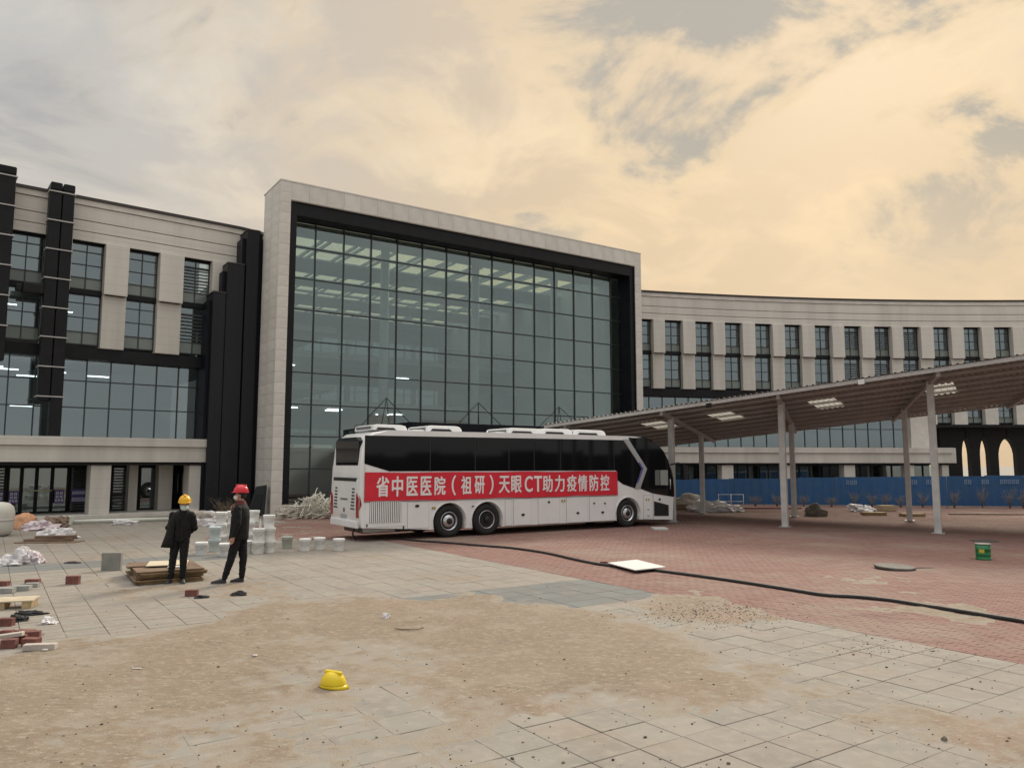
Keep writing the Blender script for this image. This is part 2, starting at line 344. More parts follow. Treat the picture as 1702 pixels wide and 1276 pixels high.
# red brick pavers, herringbone-like running bond
rp = MB(); rb0 = b_edge + 0.004
def red_poly(x, y):
    q = Vector((x, y)) - org; b = q.dot(eb); a = q.dot(ea)
    if y > 35.6: return False
    if b > b_edge + 0.03: return True
    return y > 24.0 and x > -9.6 and a < -15 and y < 31
rp.face([AB(-40, rb0, -0.013), AB(14, rb0, -0.013), AB(14, rb0 + 45, -0.013), AB(-40, rb0 + 45, -0.013)])
M['joint_red'] = surf('red_joint', [(0.17, 0.105, 0.09), (0.24, 0.18, 0.145)], [0.5], [(0.5, 0.65)])
redp = tag(rp.build('red_paving', M['joint_red']), kind='structure')
BL, BW = 0.225, 0.112
vs, fs = [], []; cnt = 0
AX = GA; c1 = Vector((math.cos(AX), math.sin(AX))); c2 = Vector((-c1.y, c1.x))
for jy in range(-40, 340):
    for ix in range(-190, 60):
        p = org + c1 * ((ix + 0.5 * (jy % 2)) * BL) + c2 * (b_edge + .06 + jy * BW)
        x, y = p.x, p.y
        if y > 36 or not inframe(x, y, 0.6) or not red_poly(x, y): continue
        hx, hy = BL / 2 - 0.0018, BW / 2 - 0.0018; dz = random.uniform(-0.0018, 0.0018) + 0.002
        i = len(vs)
        for zz, s in ((-0.03, 1.0), (dz, 0.98)):
            for sx, sy in ((-1, -1), (1, -1), (1, 1), (-1, 1)):
                q = p + c1 * (hx * s * sx) + c2 * (hy * s * sy); vs.append((q.x, q.y, zz))
        fs += [(i + 4, i + 5, i + 6, i + 7), (i, i + 1, i + 5, i + 4), (i + 1, i + 2, i + 6, i + 5), (i + 2, i + 3, i + 7, i + 6), (i + 3, i, i + 4, i + 7)]
me = bpy.data.meshes.new('brick_paver'); me.from_pydata(vs, [], fs); me.materials.append(M['paver'])
tag(put('brick_paver', me, redp), kind='stuff')
# sand spread over the paving: a height field that rises above the tiles where sand lies
def gblur(a, s):
    fy = np.fft.fftfreq(a.shape[0])[:, None]; fx = np.fft.fftfreq(a.shape[1])[None, :]
    return np.real(np.fft.ifft2(np.fft.fft2(a) * np.exp(-2 * (math.pi * s) ** 2 * (fx ** 2 + fy ** 2))))
def inside(poly, X, Y):
    r = np.zeros(X.shape, bool); n = len(poly)
    for i in range(n):
        (x1, y1), (x2, y2) = poly[i], poly[(i + 1) % n]
        c = (y1 > Y) != (y2 > Y)
        r ^= c & (X < (x2 - x1) * (Y - y1) / (y2 - y1 + 1e-12) + x1)
    return r
def gp(pts): return [tuple(G(u, v)[:2]) for u, v in pts]
cell = 0.04
gx = np.arange(-8.6, 8.0, cell); gy = np.arange(4.2, 16.5, cell); X, Y = np.meshgrid(gx, gy)
mask = np.zeros(X.shape)
sand_areas = [(1.0, [(-60, 1062), (60, 1085), (110, 1050), (300, 1052), (330, 1022), (420, 1010), (560, 1003), (640, 990), (700, 1000), (800, 1003), (900, 1010), (1000, 1025), (1080, 1060), (1150, 1070), (1260, 1095), (1330, 1105), (1400, 1140), (1500, 1165), (1640, 1190), (1760, 1215), (1760, 1290), (1640, 1262), (1560, 1240), (1480, 1205), (1360, 1170), (1260, 1155), (1180, 1180), (1110, 1170), (1040, 1140), (960, 1160), (900, 1210), (880, 1300), (-200, 1300)]),
    (0.85, [(120, 980), (200, 972), (290, 985), (250, 1003), (150, 1004)]), (0.9, [(1080, 1000), (1180, 990), (1290, 1012), (1330, 1030), (1230, 1040), (1110, 1030)]),
    (0.75, [(1400, 1065), (1500, 1052), (1540, 1068), (1460, 1085)]), (0.7, [(1430, 1008), (1600, 1000), (1700, 1030), (1560, 1042)]), (0.6, [(940, 1020), (1130, 1030), (1200, 1060), (1000, 1062)]),
    (0.7, [(700, 975), (800, 968), (860, 990), (760, 1000)])]
for w, pl in sand_areas: mask = np.maximum(mask, w * inside(gp(pl), X, Y))
bare = [(1.0, [(300, 1235), (420, 1228), (520, 1240), (700, 1235), (705, 1300), (260, 1300)]), (0.7, [(560, 1090), (720, 1070), (900, 1085), (860, 1110), (640, 1118)])]
for w, pl in bare: mask = np.where(inside(gp(pl), X, Y), mask * (1 - 0.55 * w), mask)
mask = gblur(mask, 9)
fr = np.zeros(X.shape)
for s, w in ((26, 1.0), (11, 0.75), (5, 0.6), (2, 0.4), (1, 0.25)):
    k = gblur(rng.standard_normal(X.shape), s); fr += w * k / k.std()
fr /= fr.std()
hgt = (mask - 0.42) * 0.030 + fr * 0.0078
hgt = np.where(hgt > 0.012, 0.012 + (hgt - 0.012) * 0.55, hgt)
fine = gblur(rng.standard_normal(X.shape), 0.9); hgt = hgt + np.where(hgt > 0, 0.0024, 0.0) * fine / fine.std()
keep = hgt > -0.006
fk = keep[:-1, :-1] | keep[1:, :-1] | keep[:-1, 1:] | keep[1:, 1:]
idx = np.arange(X.size).reshape(X.shape)
q = np.stack([idx[:-1, :-1][fk], idx[:-1, 1:][fk], idx[1:, 1:][fk], idx[1:, :-1][fk]], 1)
used = np.unique(q); rm = -np.ones(X.size, int); rm[used] = np.arange(len(used))
me = bpy.data.meshes.new('sand'); me.from_pydata(np.stack([X.ravel()[used], Y.ravel()[used], hgt.ravel()[used]], 1).tolist(), [], rm[q].tolist())
at_ = me.attributes.new('depth', 'FLOAT', 'POINT'); at_.data.foreach_set('value', hgt.ravel()[used].astype(np.float32))
def thin_sand(m):
    nt = m.node_tree; N = nt.nodes.new; L = nt.links.new; p = nt.nodes['Principled BSDF']; out = nt.nodes['Material Output']
    a = N('ShaderNodeAttribute'); a.attribute_name = 'depth'; g = N('ShaderNodeNewGeometry')
    n = N('ShaderNodeTexNoise'); n.inputs['Scale'].default_value = 14; n.inputs['Detail'].default_value = 10; n.inputs['Roughness'].default_value = 0.8; L(g.outputs['Position'], n.inputs['Vector'])
    k = N('ShaderNodeMath'); k.operation = 'MULTIPLY_ADD'; L(n.outputs[0], k.inputs[0]); k.inputs[1].default_value = 0.016; L(a.outputs['Fac'], k.inputs[2])
    r = N('ShaderNodeMapRange'); r.interpolation_type = 'SMOOTHSTEP'; L(k.outputs[0], r.inputs['Value']); r.inputs['From Min'].default_value = 0.007; r.inputs['From Max'].default_value = 0.019
    c = [l.from_socket for l in nt.links if l.to_socket == p.inputs['Base Color']][0]
    x = N('ShaderNodeMix'); x.data_type = 'RGBA'; L(r.outputs[0], x.inputs[0]); x.inputs[6].default_value = (0.278, 0.246, 0.202, 1); L(c, x.inputs[7]); L(x.outputs[2], p.inputs['Base Color'])
thin_sand(M['sand'])          # a shallow film of pale dust, browner where it lies deep
me.materials.append(M['sand']); me.polygons.foreach_set('use_smooth', [True] * len(me.polygons))
tag(put('sand', me), 'brown sand spread over the paving in the foreground', 'sand', kind='stuff')
def sand_z(x, y):
    i = int(round((y - gy[0]) / cell)); j = int(round((x - gx[0]) / cell))
    return max(0.0, float(hgt[i, j])) if 0 <= i < len(gy) and 0 <= j < len(gx) else 0.0
# crumbs and pebbles
pb = MB()
M['crumb'] = mat('crumb', (0.13, 0.11, 0.09), 0.9, island=0.7)
for k in range(1750):
    if k < 1000: u, v = random.gauss(1190, 75), random.gauss(1018, 12)
    elif k < 1150: u, v = random.gauss(1480, 60), random.gauss(1075, 8)
    else: u, v = random.uniform(-20, 1720), 960 + 320 * random.random() ** 0.8
    p = G(u, v); r = random.choice((0.003, 0.004, 0.005, 0.005, 0.006, 0.007, 0.010)) * random.uniform(0.7, 1.3); z = sand_z(p.x, p.y)
    a = random.random() * 6.3; ring = lambda rr, zz: [(p.x + rr * math.cos(a + t * 1.2566) * random.uniform(.8, 1.5), p.y + rr * math.sin(a + t * 1.2566), z + zz) for t in range(5)]
    pb.loft([ring(r, -0.003), ring(r * 1.05, r * 0.5), ring(r * 0.5, r * 1.0)], smooth=False)
tag(pb.build('pebbles', M['crumb']), 'dark crumbs and pebbles strewn over the sand', 'pebbles', kind='stuff')
# ------------------------------------------------------------------ hospital wings
def path_frame(pts):
    out = []
    for i, p in enumerate(pts):
        a = pts[max(i - 1, 0)]; b = pts[min(i + 1, len(pts) - 1)]
        t = (Vector(b) - Vector(a)).normalized(); out.append((Vector(p), Vector((t.y, -t.x))))
    return out
def sub_path(P, t0, t1, step=1.0):
    """points on polyline function P(t)->Vector between two arc parameters"""
    n = max(2, int(abs(t1 - t0) / step) + 1)
    return path_frame([P(t0 + (t1 - t0) * k / (n - 1)) for k in range(n)])
ZROOF = 14.4
def rect(o0, o1, z0, z1): return [(o0, z0), (o1, z0), (o1, z1), (o0, z1)]
def window_proto(w, h, rows, spandrel=True):
    """frame box mesh, with pane meshes placed in local coordinates (x along, y inward, z up)"""
    f = MB(); t = 0.045
    f.box(-w / 2, -w / 2 + t, -0.05, 0.05, 0, h).box(w / 2 - t, w / 2, -0.05, 0.05, 0, h).box(-t / 2, t / 2, -0.048, 0.05, t, h - t)
    f.box(-w / 2 + t, w / 2 - t, -0.049, 0.05, 0, t).box(-w / 2 + t, w / 2 - t, -0.049, 0.05, h - t, h)
    zs = [0]
    for r in rows: zs.append(zs[-1] + r * h)
    for z in zs[1:-1]:
        for s in (-1, 1): f.box(min(s * t / 2, s * (w / 2 - t)), max(s * t / 2, s * (w / 2 - t)), -0.047, 0.05, z - 0.02, z + 0.02)
    panes = []
    for r in range(len(rows)):
        for s in (-1, 1):
            m = MB(); x0, x1 = sorted((s * t / 2, s * (w / 2 - t))); m.box(x0, x1, -0.006, 0.006, zs[r] + 0.021, zs[r + 1] - 0.021)
            panes.append((r, m))
    return f, panes
def make_windows(w, h):
    rows = (0.255, 0.285, 0.285, 0.175); f, panes = window_proto(w, h, rows)
    fd = f.data('window', [M['frame']])
    pds = [(r, m.data('pane', [M['spandrel'] if r == 0 else M['glass']])) for r, m in panes]
    sl = MB(); sl.hexa([(-w / 2 + .07, -0.07, 0), (w / 2 - .07, -0.07, 0), (w / 2 - .07, 0.03, 0.07), (-w / 2 + .07, 0.03, 0.07), (-w / 2 + .07, -0.07, .02), (w / 2 - .07, -0.07, .02), (w / 2 - .07, 0.03, 0.09), (-w / 2 + .07, 0.03, 0.09)])
    return fd, pds, sl.data('slat', [M['slat']]), h
def place_window(protos, root, org_, p, nrm, z, inset, louvre=False):
    fd, pds, sd, h = protos; rz = math.atan2(nrm.x, -nrm.y)
    q = p - nrm * inset
    o = put('window', fd, root, (q.x - org_[0], q.y - org_[1], z), rz)
    for r, pd in pds: put('pane', pd, o, (0, 0.0, 0))
    if louvre:
        n = 8; z0, z1 = h * 0.30, h * 0.83
        for k in range(n): put('slat', sd, o, (0, -0.02, z0 + (z1 - z0) * k / (n - 1)))
    return o
def wing(name, label, P, tmin, tmax, bays, pw, ww, ribbon, podium, louvres, base_t, soft=True, tflat=1e9):
    """P(t): facade line; bays: window centre parameters; pw/ww pilaster and window widths"""
    o3 = P(base_t); root = thing(name, label, 'building', (o3.x, o3.y, 0)); og = (o3.x, o3.y)
    off = lambda mb: [setattr(mb, 'v', [(x - og[0], y - og[1], z) for x, y, z in mb.v]), mb][1]
    def sw(nm, t0, t1, prof, m, step=1.0):
        if prof[0][0] < -2: t1 = min(t1, tflat)
        return off(MB().sweep(sub_path(P, t0, t1, step), prof)).build(nm, m, root)
    # parapet bands with grooves between, dark coping
    sw('wall', tmin, tmax, rect(-0.6, -0.02, 12.35, 14.3), M['blackmetal'])
    sw('stone_band', tmin, tmax, rect(-0.5, 0.06, 12.38, 12.80), M['stone_wall'])
    sw('stone_band', tmin, tmax, rect(-0.5, 0.05, 12.84, 13.30), M['stone_wall'])
    sw('stone_band', tmin, tmax, rect(-0.5, 0.05, 13.34, 13.98), M['stone_wall'])
    sw('stone_band', tmin, tmax, rect(-0.5, 0.10, 14.01, 14.26), M['stone'])
    sw('coping', tmin, tmax, rect(-0.7, 0.16, 14.27, ZROOF), M['coping'])
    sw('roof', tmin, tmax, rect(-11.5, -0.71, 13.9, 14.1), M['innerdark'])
    # floors, rear wall and the inside of the rooms
    sw('rear_wall', tmin, tmax, rect(-11.8, -11.5, 5.2 if soft else 0, 14.1), M['inner'])
    sw('partition', tmin, tmax, rect(-7.2, -7.0, 7.4, 13.9), M['inner'])
    for z in (9.95, 7.15): sw('floor_slab', tmin, tmax, rect(-11.5, -0.42, z - 0.05, z + 0.16), M['inner'])
    protos_hi = make_windows(ww, 2.12); protos_lo = make_windows(ww, 2.3)
    ps = []
    edges = []
    for i, t in enumerate(bays):
        p = P(t); d = (P(t + 0.1) - P(t - 0.1)).normalized(); n = Vector((d.y, -d.x))
        place_window(protos_hi, root, og, p, n, 10.2, 0.33, i in louvres)
        place_window(protos_lo, root, og, p, n, 7.68, 0.38, i in louvres)
        edges.append((t - ww / 2, t + ww / 2))
    # pilasters fill the gaps between windows, the upper tier standing proud of the lower
    gaps = [(tmin, edges[0][0])] + [(edges[i][1], edges[i + 1][0]) for i in range(len(edges) - 1)] + [(edges[-1][1], tmax)]
    for t0, t1 in gaps:
        if t1 - t0 < 0.08: continue
        L_ = sub_path(P, t0, t1, 0.9)
        off(MB().sweep(L_, rect(-0.5, 0.22, 10.02, 12.379))).build('pilaster', M['stone_wall'], root, bevel=0.02)
        off(MB().sweep(L_, rect(-0.5, 0.02, 7.55, 10.015))).build('pilaster', M['stone_dim'], root, bevel=0.02)
        Ln = sub_path(P, t0 + 0.1, t1 - 0.1, 0.9)
        off(MB().sweep(Ln, rect(0.03, 0.17, 9.985, 10.019))).build('drip_edge', M['blackmetal'], root)
    for t0, t1 in edges:
        off(MB().sweep(sub_path(P, t0, t1, 0.9), rect(-0.5, -0.2, 9.985, 10.199))).build('spandrel_band', M['blackmetal'], root)
        off(MB().sweep(sub_path(P, t0, t1, 0.9), rect(-0.5, -0.2, 12.3, 12.379))).build('spandrel_band', M['blackmetal'], root)
    # dark band under the lower tier
    sw('soffit_band', tmin, tmax, rect(-0.6, -0.12, 7.02, 7.549), M['blackmetal'])
    # second-floor ribbon of glass
    r0, r1 = ribbon; wd = 0.93; n = int((r1 - r0) / wd); wd = (r1 - r0) / n
    zr = [3.52, 4.86, 6.06, 7.02]
    for k in range(n + 1):
        t = r0 + k * wd; a = sub_path(P, t - 0.025, t + 0.025)
        off(MB().sweep(a, rect(-0.62, -0.5, 3.5, 7.02))).build('mullion', M['frame'], root)
    for z in zr[1:3]: sw('transom', r0, r1, rect(-0.6, -0.51, z - 0.025, z + 0.025), M['frame'])
    for k in range(n):
        for i in range(3):
            off(MB().sweep(sub_path(P, r0 + k * wd + 0.026, r0 + (k + 1) * wd - 0.026), rect(-0.562, -0.55, zr[i] + 0.026, zr[i + 1] - 0.026))).build('pane', M['glass'], root)
    sw('inner_wall', r0, r1, rect(-5.7, -5.5, 3.4, 7.0), M['inner'])
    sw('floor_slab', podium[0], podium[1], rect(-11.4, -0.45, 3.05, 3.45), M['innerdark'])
    # podium band, ground floor recess
    q0, q1 = podium
    sw('podium_cap', q0, q1, rect(-0.44, 1.0, 3.12, 3.5), M['stone_dim'])
    sw('podium_fascia', q0, q1, rect(-0.44, 0.9, 2.42, 3.10), M['stone_dim'])
    sw('podium_soffit', q0, q1, rect(-1.9, 0.8, 2.28, 2.418), M['blackmetal'])
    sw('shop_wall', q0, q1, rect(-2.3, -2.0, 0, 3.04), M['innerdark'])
    sw('plinth', q0, q1, rect(-1.99, 1.3, -0.03, 0.14), M['stone_dim'])
    return root, og, off
# left wing
A0 = Vector((-21.3, 32.5)); LA = R_(39.0); eL = Vector((math.cos(LA), math.sin(LA)))
def PL(t):
    if t <= 9.6: return A0 + eL * t
    r = 2.6; a = min((t - 9.6) / r, 1.4); c = A0 + eL * 9.6 + Vector((-eL.y, eL.x)) * r
    return c + Vector((math.sin(LA + a), -math.cos(LA + a))) * r
tl = lambda u: along(A0, eL, u, 11.0)
bays_l = [tl(u) for u in (-50, 44, 145, 238, 327)]
lw, ogl, offl = wing('hospital_wing', 'pale stone hospital wing on the left with black ducts up its front', PL, -5.0, 12.6, bays_l, 1.15, 1.36, (-5.0, tl(340) + 0.1), (-5.0, tl(346) + 0.15), (4,), 0.0, soft=False, tflat=9.6)
for k, (t, z) in enumerate(((tl(20), 9.4), (tl(120), 9.42), (tl(212), 9.38), (tl(30), 6.5), (tl(70), 6.3), (tl(118), 6.6), (tl(185), 6.42), (tl(100), 6.75), (tl(8), 6.7), (tl(60), 4.9))):
    a = PL(t - 0.45) - Vector((-eL.y, eL.x)) * -(1.6 + 0.5 * (k % 3)); b = PL(t + 0.45) - Vector((-eL.y, eL.x)) * -(1.6 + 0.5 * (k % 3))
    offl(MB().tube([(a.x, a.y, z), (b.x, b.y, z)], 0.03, 6)).build('tube_light', M['tube'], lw)
# ground floor of the left wing: stone piers, shopfront bays, louvres
gl = Vector((eL.y, -eL.x))
def pier(u0, u1, o0, o1, z0, z1, nm='pier', m='stone_dim'):
    p = A0 + gl * o1; t0, t1 = along(p, eL, u0, 1.5), along(p, eL, u1, 1.5)
    return offl(MB().sweep(sub_path(lambda t: A0 + eL * t, t0, t1, 5), rect(o0, o1, z0, z1))).build(nm, M[m], lw, bevel=0.015)
pier(150, 184, -0.2, 0.72, 0.14, 2.279); pier(314, 341, -0.2, 0.72, 0.14, 2.279); pier(214, 229, -1.7, -1.1, 0.14, 2.279); pier(264, 287, -1.7, -1.0, 0.14, 2.279); pier(-60, -30, -0.2, 0.72, 0.14, 2.279)
def shop(u0, u1, off_=-1.75):
    p = A0 + gl * off_; t0, t1 = along(p, eL, u0, 1.5), along(p, eL, u1, 1.5); w = t1 - t0; rz = LA
    q = p + eL * ((t0 + t1) / 2)
    f = MB(); f.box(-w / 2, -w / 2 + .06, -.05, .05, 0, 2.1).box(w / 2 - .06, w / 2, -.05, .05, 0, 2.1).box(-w / 2 + .06, w / 2 - .06, -.05, .05, 2.0, 2.1).box(-w / 2 + .06, w / 2 - .06, -.05, .05, 0, .08)
    o = f.build('shop_window', M['blackmetal'], lw, (q.x - ogl[0], q.y - ogl[1], 0.14), rz)
    MB().box(-w / 2 + .06, w / 2 - .06, -.006, .006, .08, 2.0).build('pane', M['glass'], o); return o, w
for u0, u1 in ((13, 35), (36, 60), (61, 86), (87, 113), (232, 262), (289, 312)): shop(u0, u1)
for u0, u1, m in ((-8, 9, 1), (116, 148, 1), (186, 212, 0)):
    o, w = shop(u0, u1, -1.7)
    sd = MB().hexa([(-w / 2 + .07, -.09, 0), (w / 2 - .07, -.09, 0), (w / 2 - .07, -.02, .05), (-w / 2 + .07, -.02, .05), (-w / 2 + .07, -.09, .02), (w / 2 - .07, -.09, .02), (w / 2 - .07, -.02, .07), (-w / 2 + .07, -.02, .07)]).data('slat', [M['slat']])
    for k in range(14): put('slat', sd, o, (0, 0, 0.12 + k * 0.135))
p = A0 + gl * -1.62; t0, t1 = along(p, eL, 38, 1.0), along(p, eL, 86, 1.0)
offl(MB().sweep(sub_path(lambda t: A0 + eL * t, t0, t1, 5), rect(-1.68, -1.60, 1.12, 1.17))).build('push_bar', mat('brass_bar', (0.40, 0.40, 0.25), 0.4), lw)
for u in (295, 303):
    t = along(A0 + gl * -1.65, eL, u, 1.0); q = A0 + gl * -1.65 + eL * t
    offl(MB().tube([(q.x, q.y, 0.9), (q.x, q.y, 1.9)], 0.02, 6)).build('door_handle', M['steel'], lw)
# purple notices on the shopfront, white lettering as rows of small blocks
def notice(u0, u1, v0, v1, rows, label, off_=-1.58):
    p = A0 + gl * off_; t0, t1 = along(p, eL, u0, 1.2), along(p, eL, u1, 1.2); q = p + eL * ((t0 + t1) / 2); w = t1 - t0
    z1, z0 = zat(q.y, v0), zat(q.y, v1); h = z1 - z0
    o = MB().box(-w / 2, w / 2, -.008, .008, 0, h).build('notice', M['poster'], None, (q.x, q.y, z0), LA); tag(o, label, 'notice', 'purple notices on the shopfront')
    l = MB(); r_ = random.Random(u0)
    for ri, nch in enumerate(rows):
        ch = h / (len(rows) + 0.6); cw = min(ch * 0.95, w * 0.92 / nch); zc = h - ch * (ri + 0.8)
        for c in range(nch):
            xc = (c - (nch - 1) / 2) * cw
            for s in range(3): l.box(xc - cw * .36, xc + cw * .36, -.012, -.009, zc + (s - 1) * ch * .26 - ch * .05, zc + (s - 1) * ch * .26 + ch * .05)
            for s in (-1, 1): l.box(xc + s * cw * .22 - cw * .06, xc + s * cw * .22 + cw * .06, -.0135, -.0095, zc - ch * .34, zc + ch * .34)
    l.build('lettering', M['white'], o)
notice(15, 31, 816, 837, (2, 2, 3), 'purple notice on the shop window left of the glazed double door')
notice(91, 107, 814, 836, (2, 2, 3), 'purple notice on the shop window right of the glazed double door')
notice(119, 145, 813, 824, (6,), 'upper of two wide purple notices on the louvred bay')
notice(119, 145, 825, 834, (7, 7), 'lower of two wide purple notices on the louvred bay')
notice(-6, 6, 815, 834, (2, 2), 'purple notice cut by the left edge of the picture')
# black ducts climbing the left wing
def duct(u, w, ztop, zbot, label, twin=True, elbow=None):
    p0 = A0 + gl * 0.62; t = along(p0, eL, u, 11.5); q = A0 + eL * t
    root = thing('exhaust_duct', label, 'duct', (q.x, q.y, 0), LA, 'black ducts on the left wing')
    n = 2 if twin else 1; ww = w / n
    for k in range(n):
        x = (k - (n - 1) / 2) * ww; zb = zbot + (1.6 if (twin and k == 0) else 0)
        MB().prism([(x - ww / 2 + .015, zb), (x + ww / 2 - .015, zb), (x + ww / 2 - .015, ztop), (x - ww / 2 + .015, ztop)], -0.85, -0.28).build('duct_pipe', M['blackmetal'], root, bevel=0.04)
        MB().prism([(x - ww / 2 + .02, ztop + .005), (x + ww / 2 - .02, ztop + .005), (x + ww / 2 - .02, ztop + .27), (x + ww / 2 - .06, ztop + .31), (x - ww / 2 + .06, ztop + .31), (x - ww / 2 + .02, ztop + .27)], -0.86, 1.2).build('duct_head', M['blackmetal'], root, bevel=0.012)
    z = ztop - 0.1
    while z > zbot + 0.6:
        MB().box(-w / 2 - .03, w / 2 + .03, -0.89, -0.24, z - .025, z + .025).build('duct_clamp', M['steel'], root); z -= 1.28
    MB().box(-w / 2 + .1, w / 2 - .1, -0.29, -0.16, 11, 11.2).build('bracket', M['blackmetal'], root)
    if elbow:
        MB().box(-w / 2 - elbow, -w / 2 + 0.02, -0.84, -0.3, 9.55, 10.0).build('duct_elbow', M['blackmetal'], root, bevel=0.05)
        MB().box(-w / 2 - elbow - .25, -w / 2 - elbow - .002, -0.74, -0.36, 9.62, 9.92).build('duct_outlet', M['blackmetal'], root, bevel=0.04)
    return root
duct(97, 0.98, 14.25, 3.4, 'twin black exhaust duct with silver clamps climbing past the second windows', elbow=0.75)
duct(2, 0.75, 14.55, 6.6, 'black exhaust duct at the left edge of the picture', twin=False)
# right wing: concave curve fitted through the roof line
us = np.array([1073, 1250, 1400, 1550, 1702]); vv = np.array([483, 492, 497, 498.8, 499.2]); pts = []
for u, v in zip(us, vv):
    d = ray(u, v); t = (ZROOF - CAMH) / d[2]; pts.append((d[0] * t, d[1] * t))
cf = np.polyfit([p[0] for p in pts], [p[1] for p in pts], 2)
def PR(t): return Vector((t, float(np.polyval(cf, t))))                # t is x itself: the curve is nearly parallel to x
def tr(u, z, o=0.0):
    x = 10.0
    for _ in range(30): x = (u - CX) / FOC * ((np.polyval(cf, x) - o) * cP + (z - CAMH) * sP)
    return float(x)
bays_r = [tr(u, 11.3) for u in (1069, 1118.5, 1169, 1218, 1268, 1317, 1367, 1416, 1466, 1514, 1564.5, 1615, 1666, 1716, 1767)]
RIB1 = tr(1513, 5); POD1 = tr(1570, 3.0)
rw, ogr, offr = wing('hospital_wing', 'long curved stone hospital wing on the right behind the carport', PR, tr(1052, 11.3), tr(1795, 11.3), bays_r, 0.9, 1.34, (tr(1040, 5), RIB1), (tr(1040, 3), POD1), (7, 8, 9), 20.0)
def swr(nm, t0, t1, prof, m, step=1.0, bevel=0): return offr(MB().sweep(sub_path(PR, t0, t1, step), prof)).build(nm, M[m], rw, bevel=bevel)
swr('end_wall', RIB1 + 0.03, RIB1 + 1.35, rect(-1.0, 0.0, 3.505, 7.015), 'stone'); swr('cross_wall', RIB1 + 0.03, RIB1 + 0.3, rect(-11.4, -1.01, 3.505, 7.0), 'inner')
swr('partition', RIB1 + 1.4, tr(1795, 5.5), rect(-4.2, -4.0, 5.2, 7.05), 'inner'); swr('cross_wall', tr(1795, 11.3) - 0.2, tr(1795, 11.3), rect(-11.4, -0.61, 5.2, 13.85), 'inner')
for k in range(3): swr('podium_end', POD1 + 0.005 + k * 0.2, POD1 + 0.2 + k * 0.2, rect(-0.44, 0.95 - 0.06 * (k + 1) ** 2, 2.42, 3.49), 'stone_dim')
for u0, u1 in ((1197, 1216), (1300, 1312), (1402, 1420), (1506, 1519), (1566, 1577)):
    swr('pier', tr(u0, 1.5, 0.7), tr(u1, 1.5, 0.7), rect(0.0, 0.7, 0.14, 2.279), 'stone_dim')
for k in range(26):
    t = tr(1123, 1.5) + k * 0.78
    if t < POD1 - 0.5: swr('shop_mullion', t, t + 0.06, rect(-1.98, -1.8, 0.14, 2.27), 'frame'); swr('pane', t + 0.065, t + 0.775, rect(-1.9, -1.89, 0.2, 2.2), 'glass')
# gateway under the right wing: third tier of windows above flaring black columns with arched openings
gw0 = RIB1 + 1.4; gw1 = tr(1795, 5.5)
third = make_windows(1.3, 1.7); gb = [b for b in bays_r if b - 0.6 > gw0]
for t in gb:
    p = PR(t); d = (PR(t + .1) - PR(t - .1)).normalized(); place_window(third, rw, ogr, p, Vector((d.y, -d.x)), 5.32, 0.4)
ed = [gw0] + [x for t in gb for x in (t - 0.65, t + 0.65)] + [gw1]
for k in range(0, len(ed), 2): swr('pilaster', ed[k], ed[k + 1], rect(-0.5, 0.05, 5.2, 7.01), 'stone', bevel=0.02)
swr('soffit', gw0, gw1, rect(-11.4, 0.0, 5.0, 5.19), 'blackmetal')
ops = [(tr(1597, 3, -2), tr(1612, 3, -2)), (tr(1626, 3, -2), tr(1642, 3, -2)), (tr(1656, 3, -2), tr(1687, 3, -2)), (tr(1700, 3, -2), tr(1732, 3, -2)), (tr(1745, 3, -2), tr(1775, 3, -2))]
def arch_col(x0, x1, top=5.0, spring=2.7, apex=4.25, l=True, r=True, wl=0.5, wr=0.5):
    """column between two openings whose sides curve outwards to the arch crowns"""
    poly = [(x0, 0), (x1, 0)]
    if r: poly += [(x1 + wr * (1 - math.cos(a)), spring + (apex - spring) * math.sin(a)) for a in [k * math.pi / 12 for k in range(1, 7)]] + [(x1 + wr, top)]
    else: poly += [(x1, top)]
    if l: poly += [(x0 - wl, top)] + [(x0 - wl * (1 - math.cos(a)), spring + (apex - spring) * math.sin(a)) for a in [k * math.pi / 12 for k in range(6, 0, -1)]]
    else: poly += [(x0, top)]
    xm = (x0 + x1) / 2; y = PR(xm).y; sl_ = (PR(xm + .5).y - PR(xm - .5).y)
    o = MB().prism([(x - xm, z) for x, z in poly], 1.8, 2.35).build('arch_column', M['blackmetal'], rw, (xm - ogr[0], y - ogr[1], 0), math.atan(sl_))
xs = [POD1 + 0.75] + [x for o in ops for x in o] + [gw1]
for k in range(0, len(xs), 2):
    first, last = k == 0, k == len(xs) - 2
    arch_col(xs[k], xs[k + 1], l=not first, r=not last, wl=0.5 if first else (xs[k] - xs[k - 1]) / 2 - 0.004, wr=0.5 if last else (xs[k + 2] - xs[k + 1]) / 2 - 0.004)
# ------------------------------------------------------------------ entrance hall with the stone portal
HA = R_(34.0); hd = Vector((math.cos(HA), math.sin(HA))); hn = Vector((-hd.y, hd.x))
HC = Vector((G(449, 856).x, G(449, 856).y)); HW, HT = 23.4, 15.86
hall = thing('entrance_hall', 'big glass-fronted entrance hall framed by a pale stone portal', 'building', (HC.x, HC.y, 0), HA)
ST, SS, BT, BS, GY = 0.86, 0.52, 0.68, 0.35, 1.05
ix0, ix1, iz = SS + BS, HW - SS - BS, HT - ST - BT
core = M['joint_dark'] = mat('joint_dark', (0.12, 0.115, 0.105), 0.9)
def hp(nm, m, *b, bevel=0): return MB().box(*b).build(nm, m, hall, bevel=bevel)
hp('portal_core', core, 0.05, SS - 0.01, 0.05, 2.6, 0, HT - 0.05); hp('portal_core', core, HW - SS + 0.01, HW - 0.05, 0.05, 2.6, 0, HT - 0.05)
hp('portal_core', core, SS, HW - SS, 0.05, 2.6, HT - ST + 0.01, HT - 0.05)
ph = HT / 31
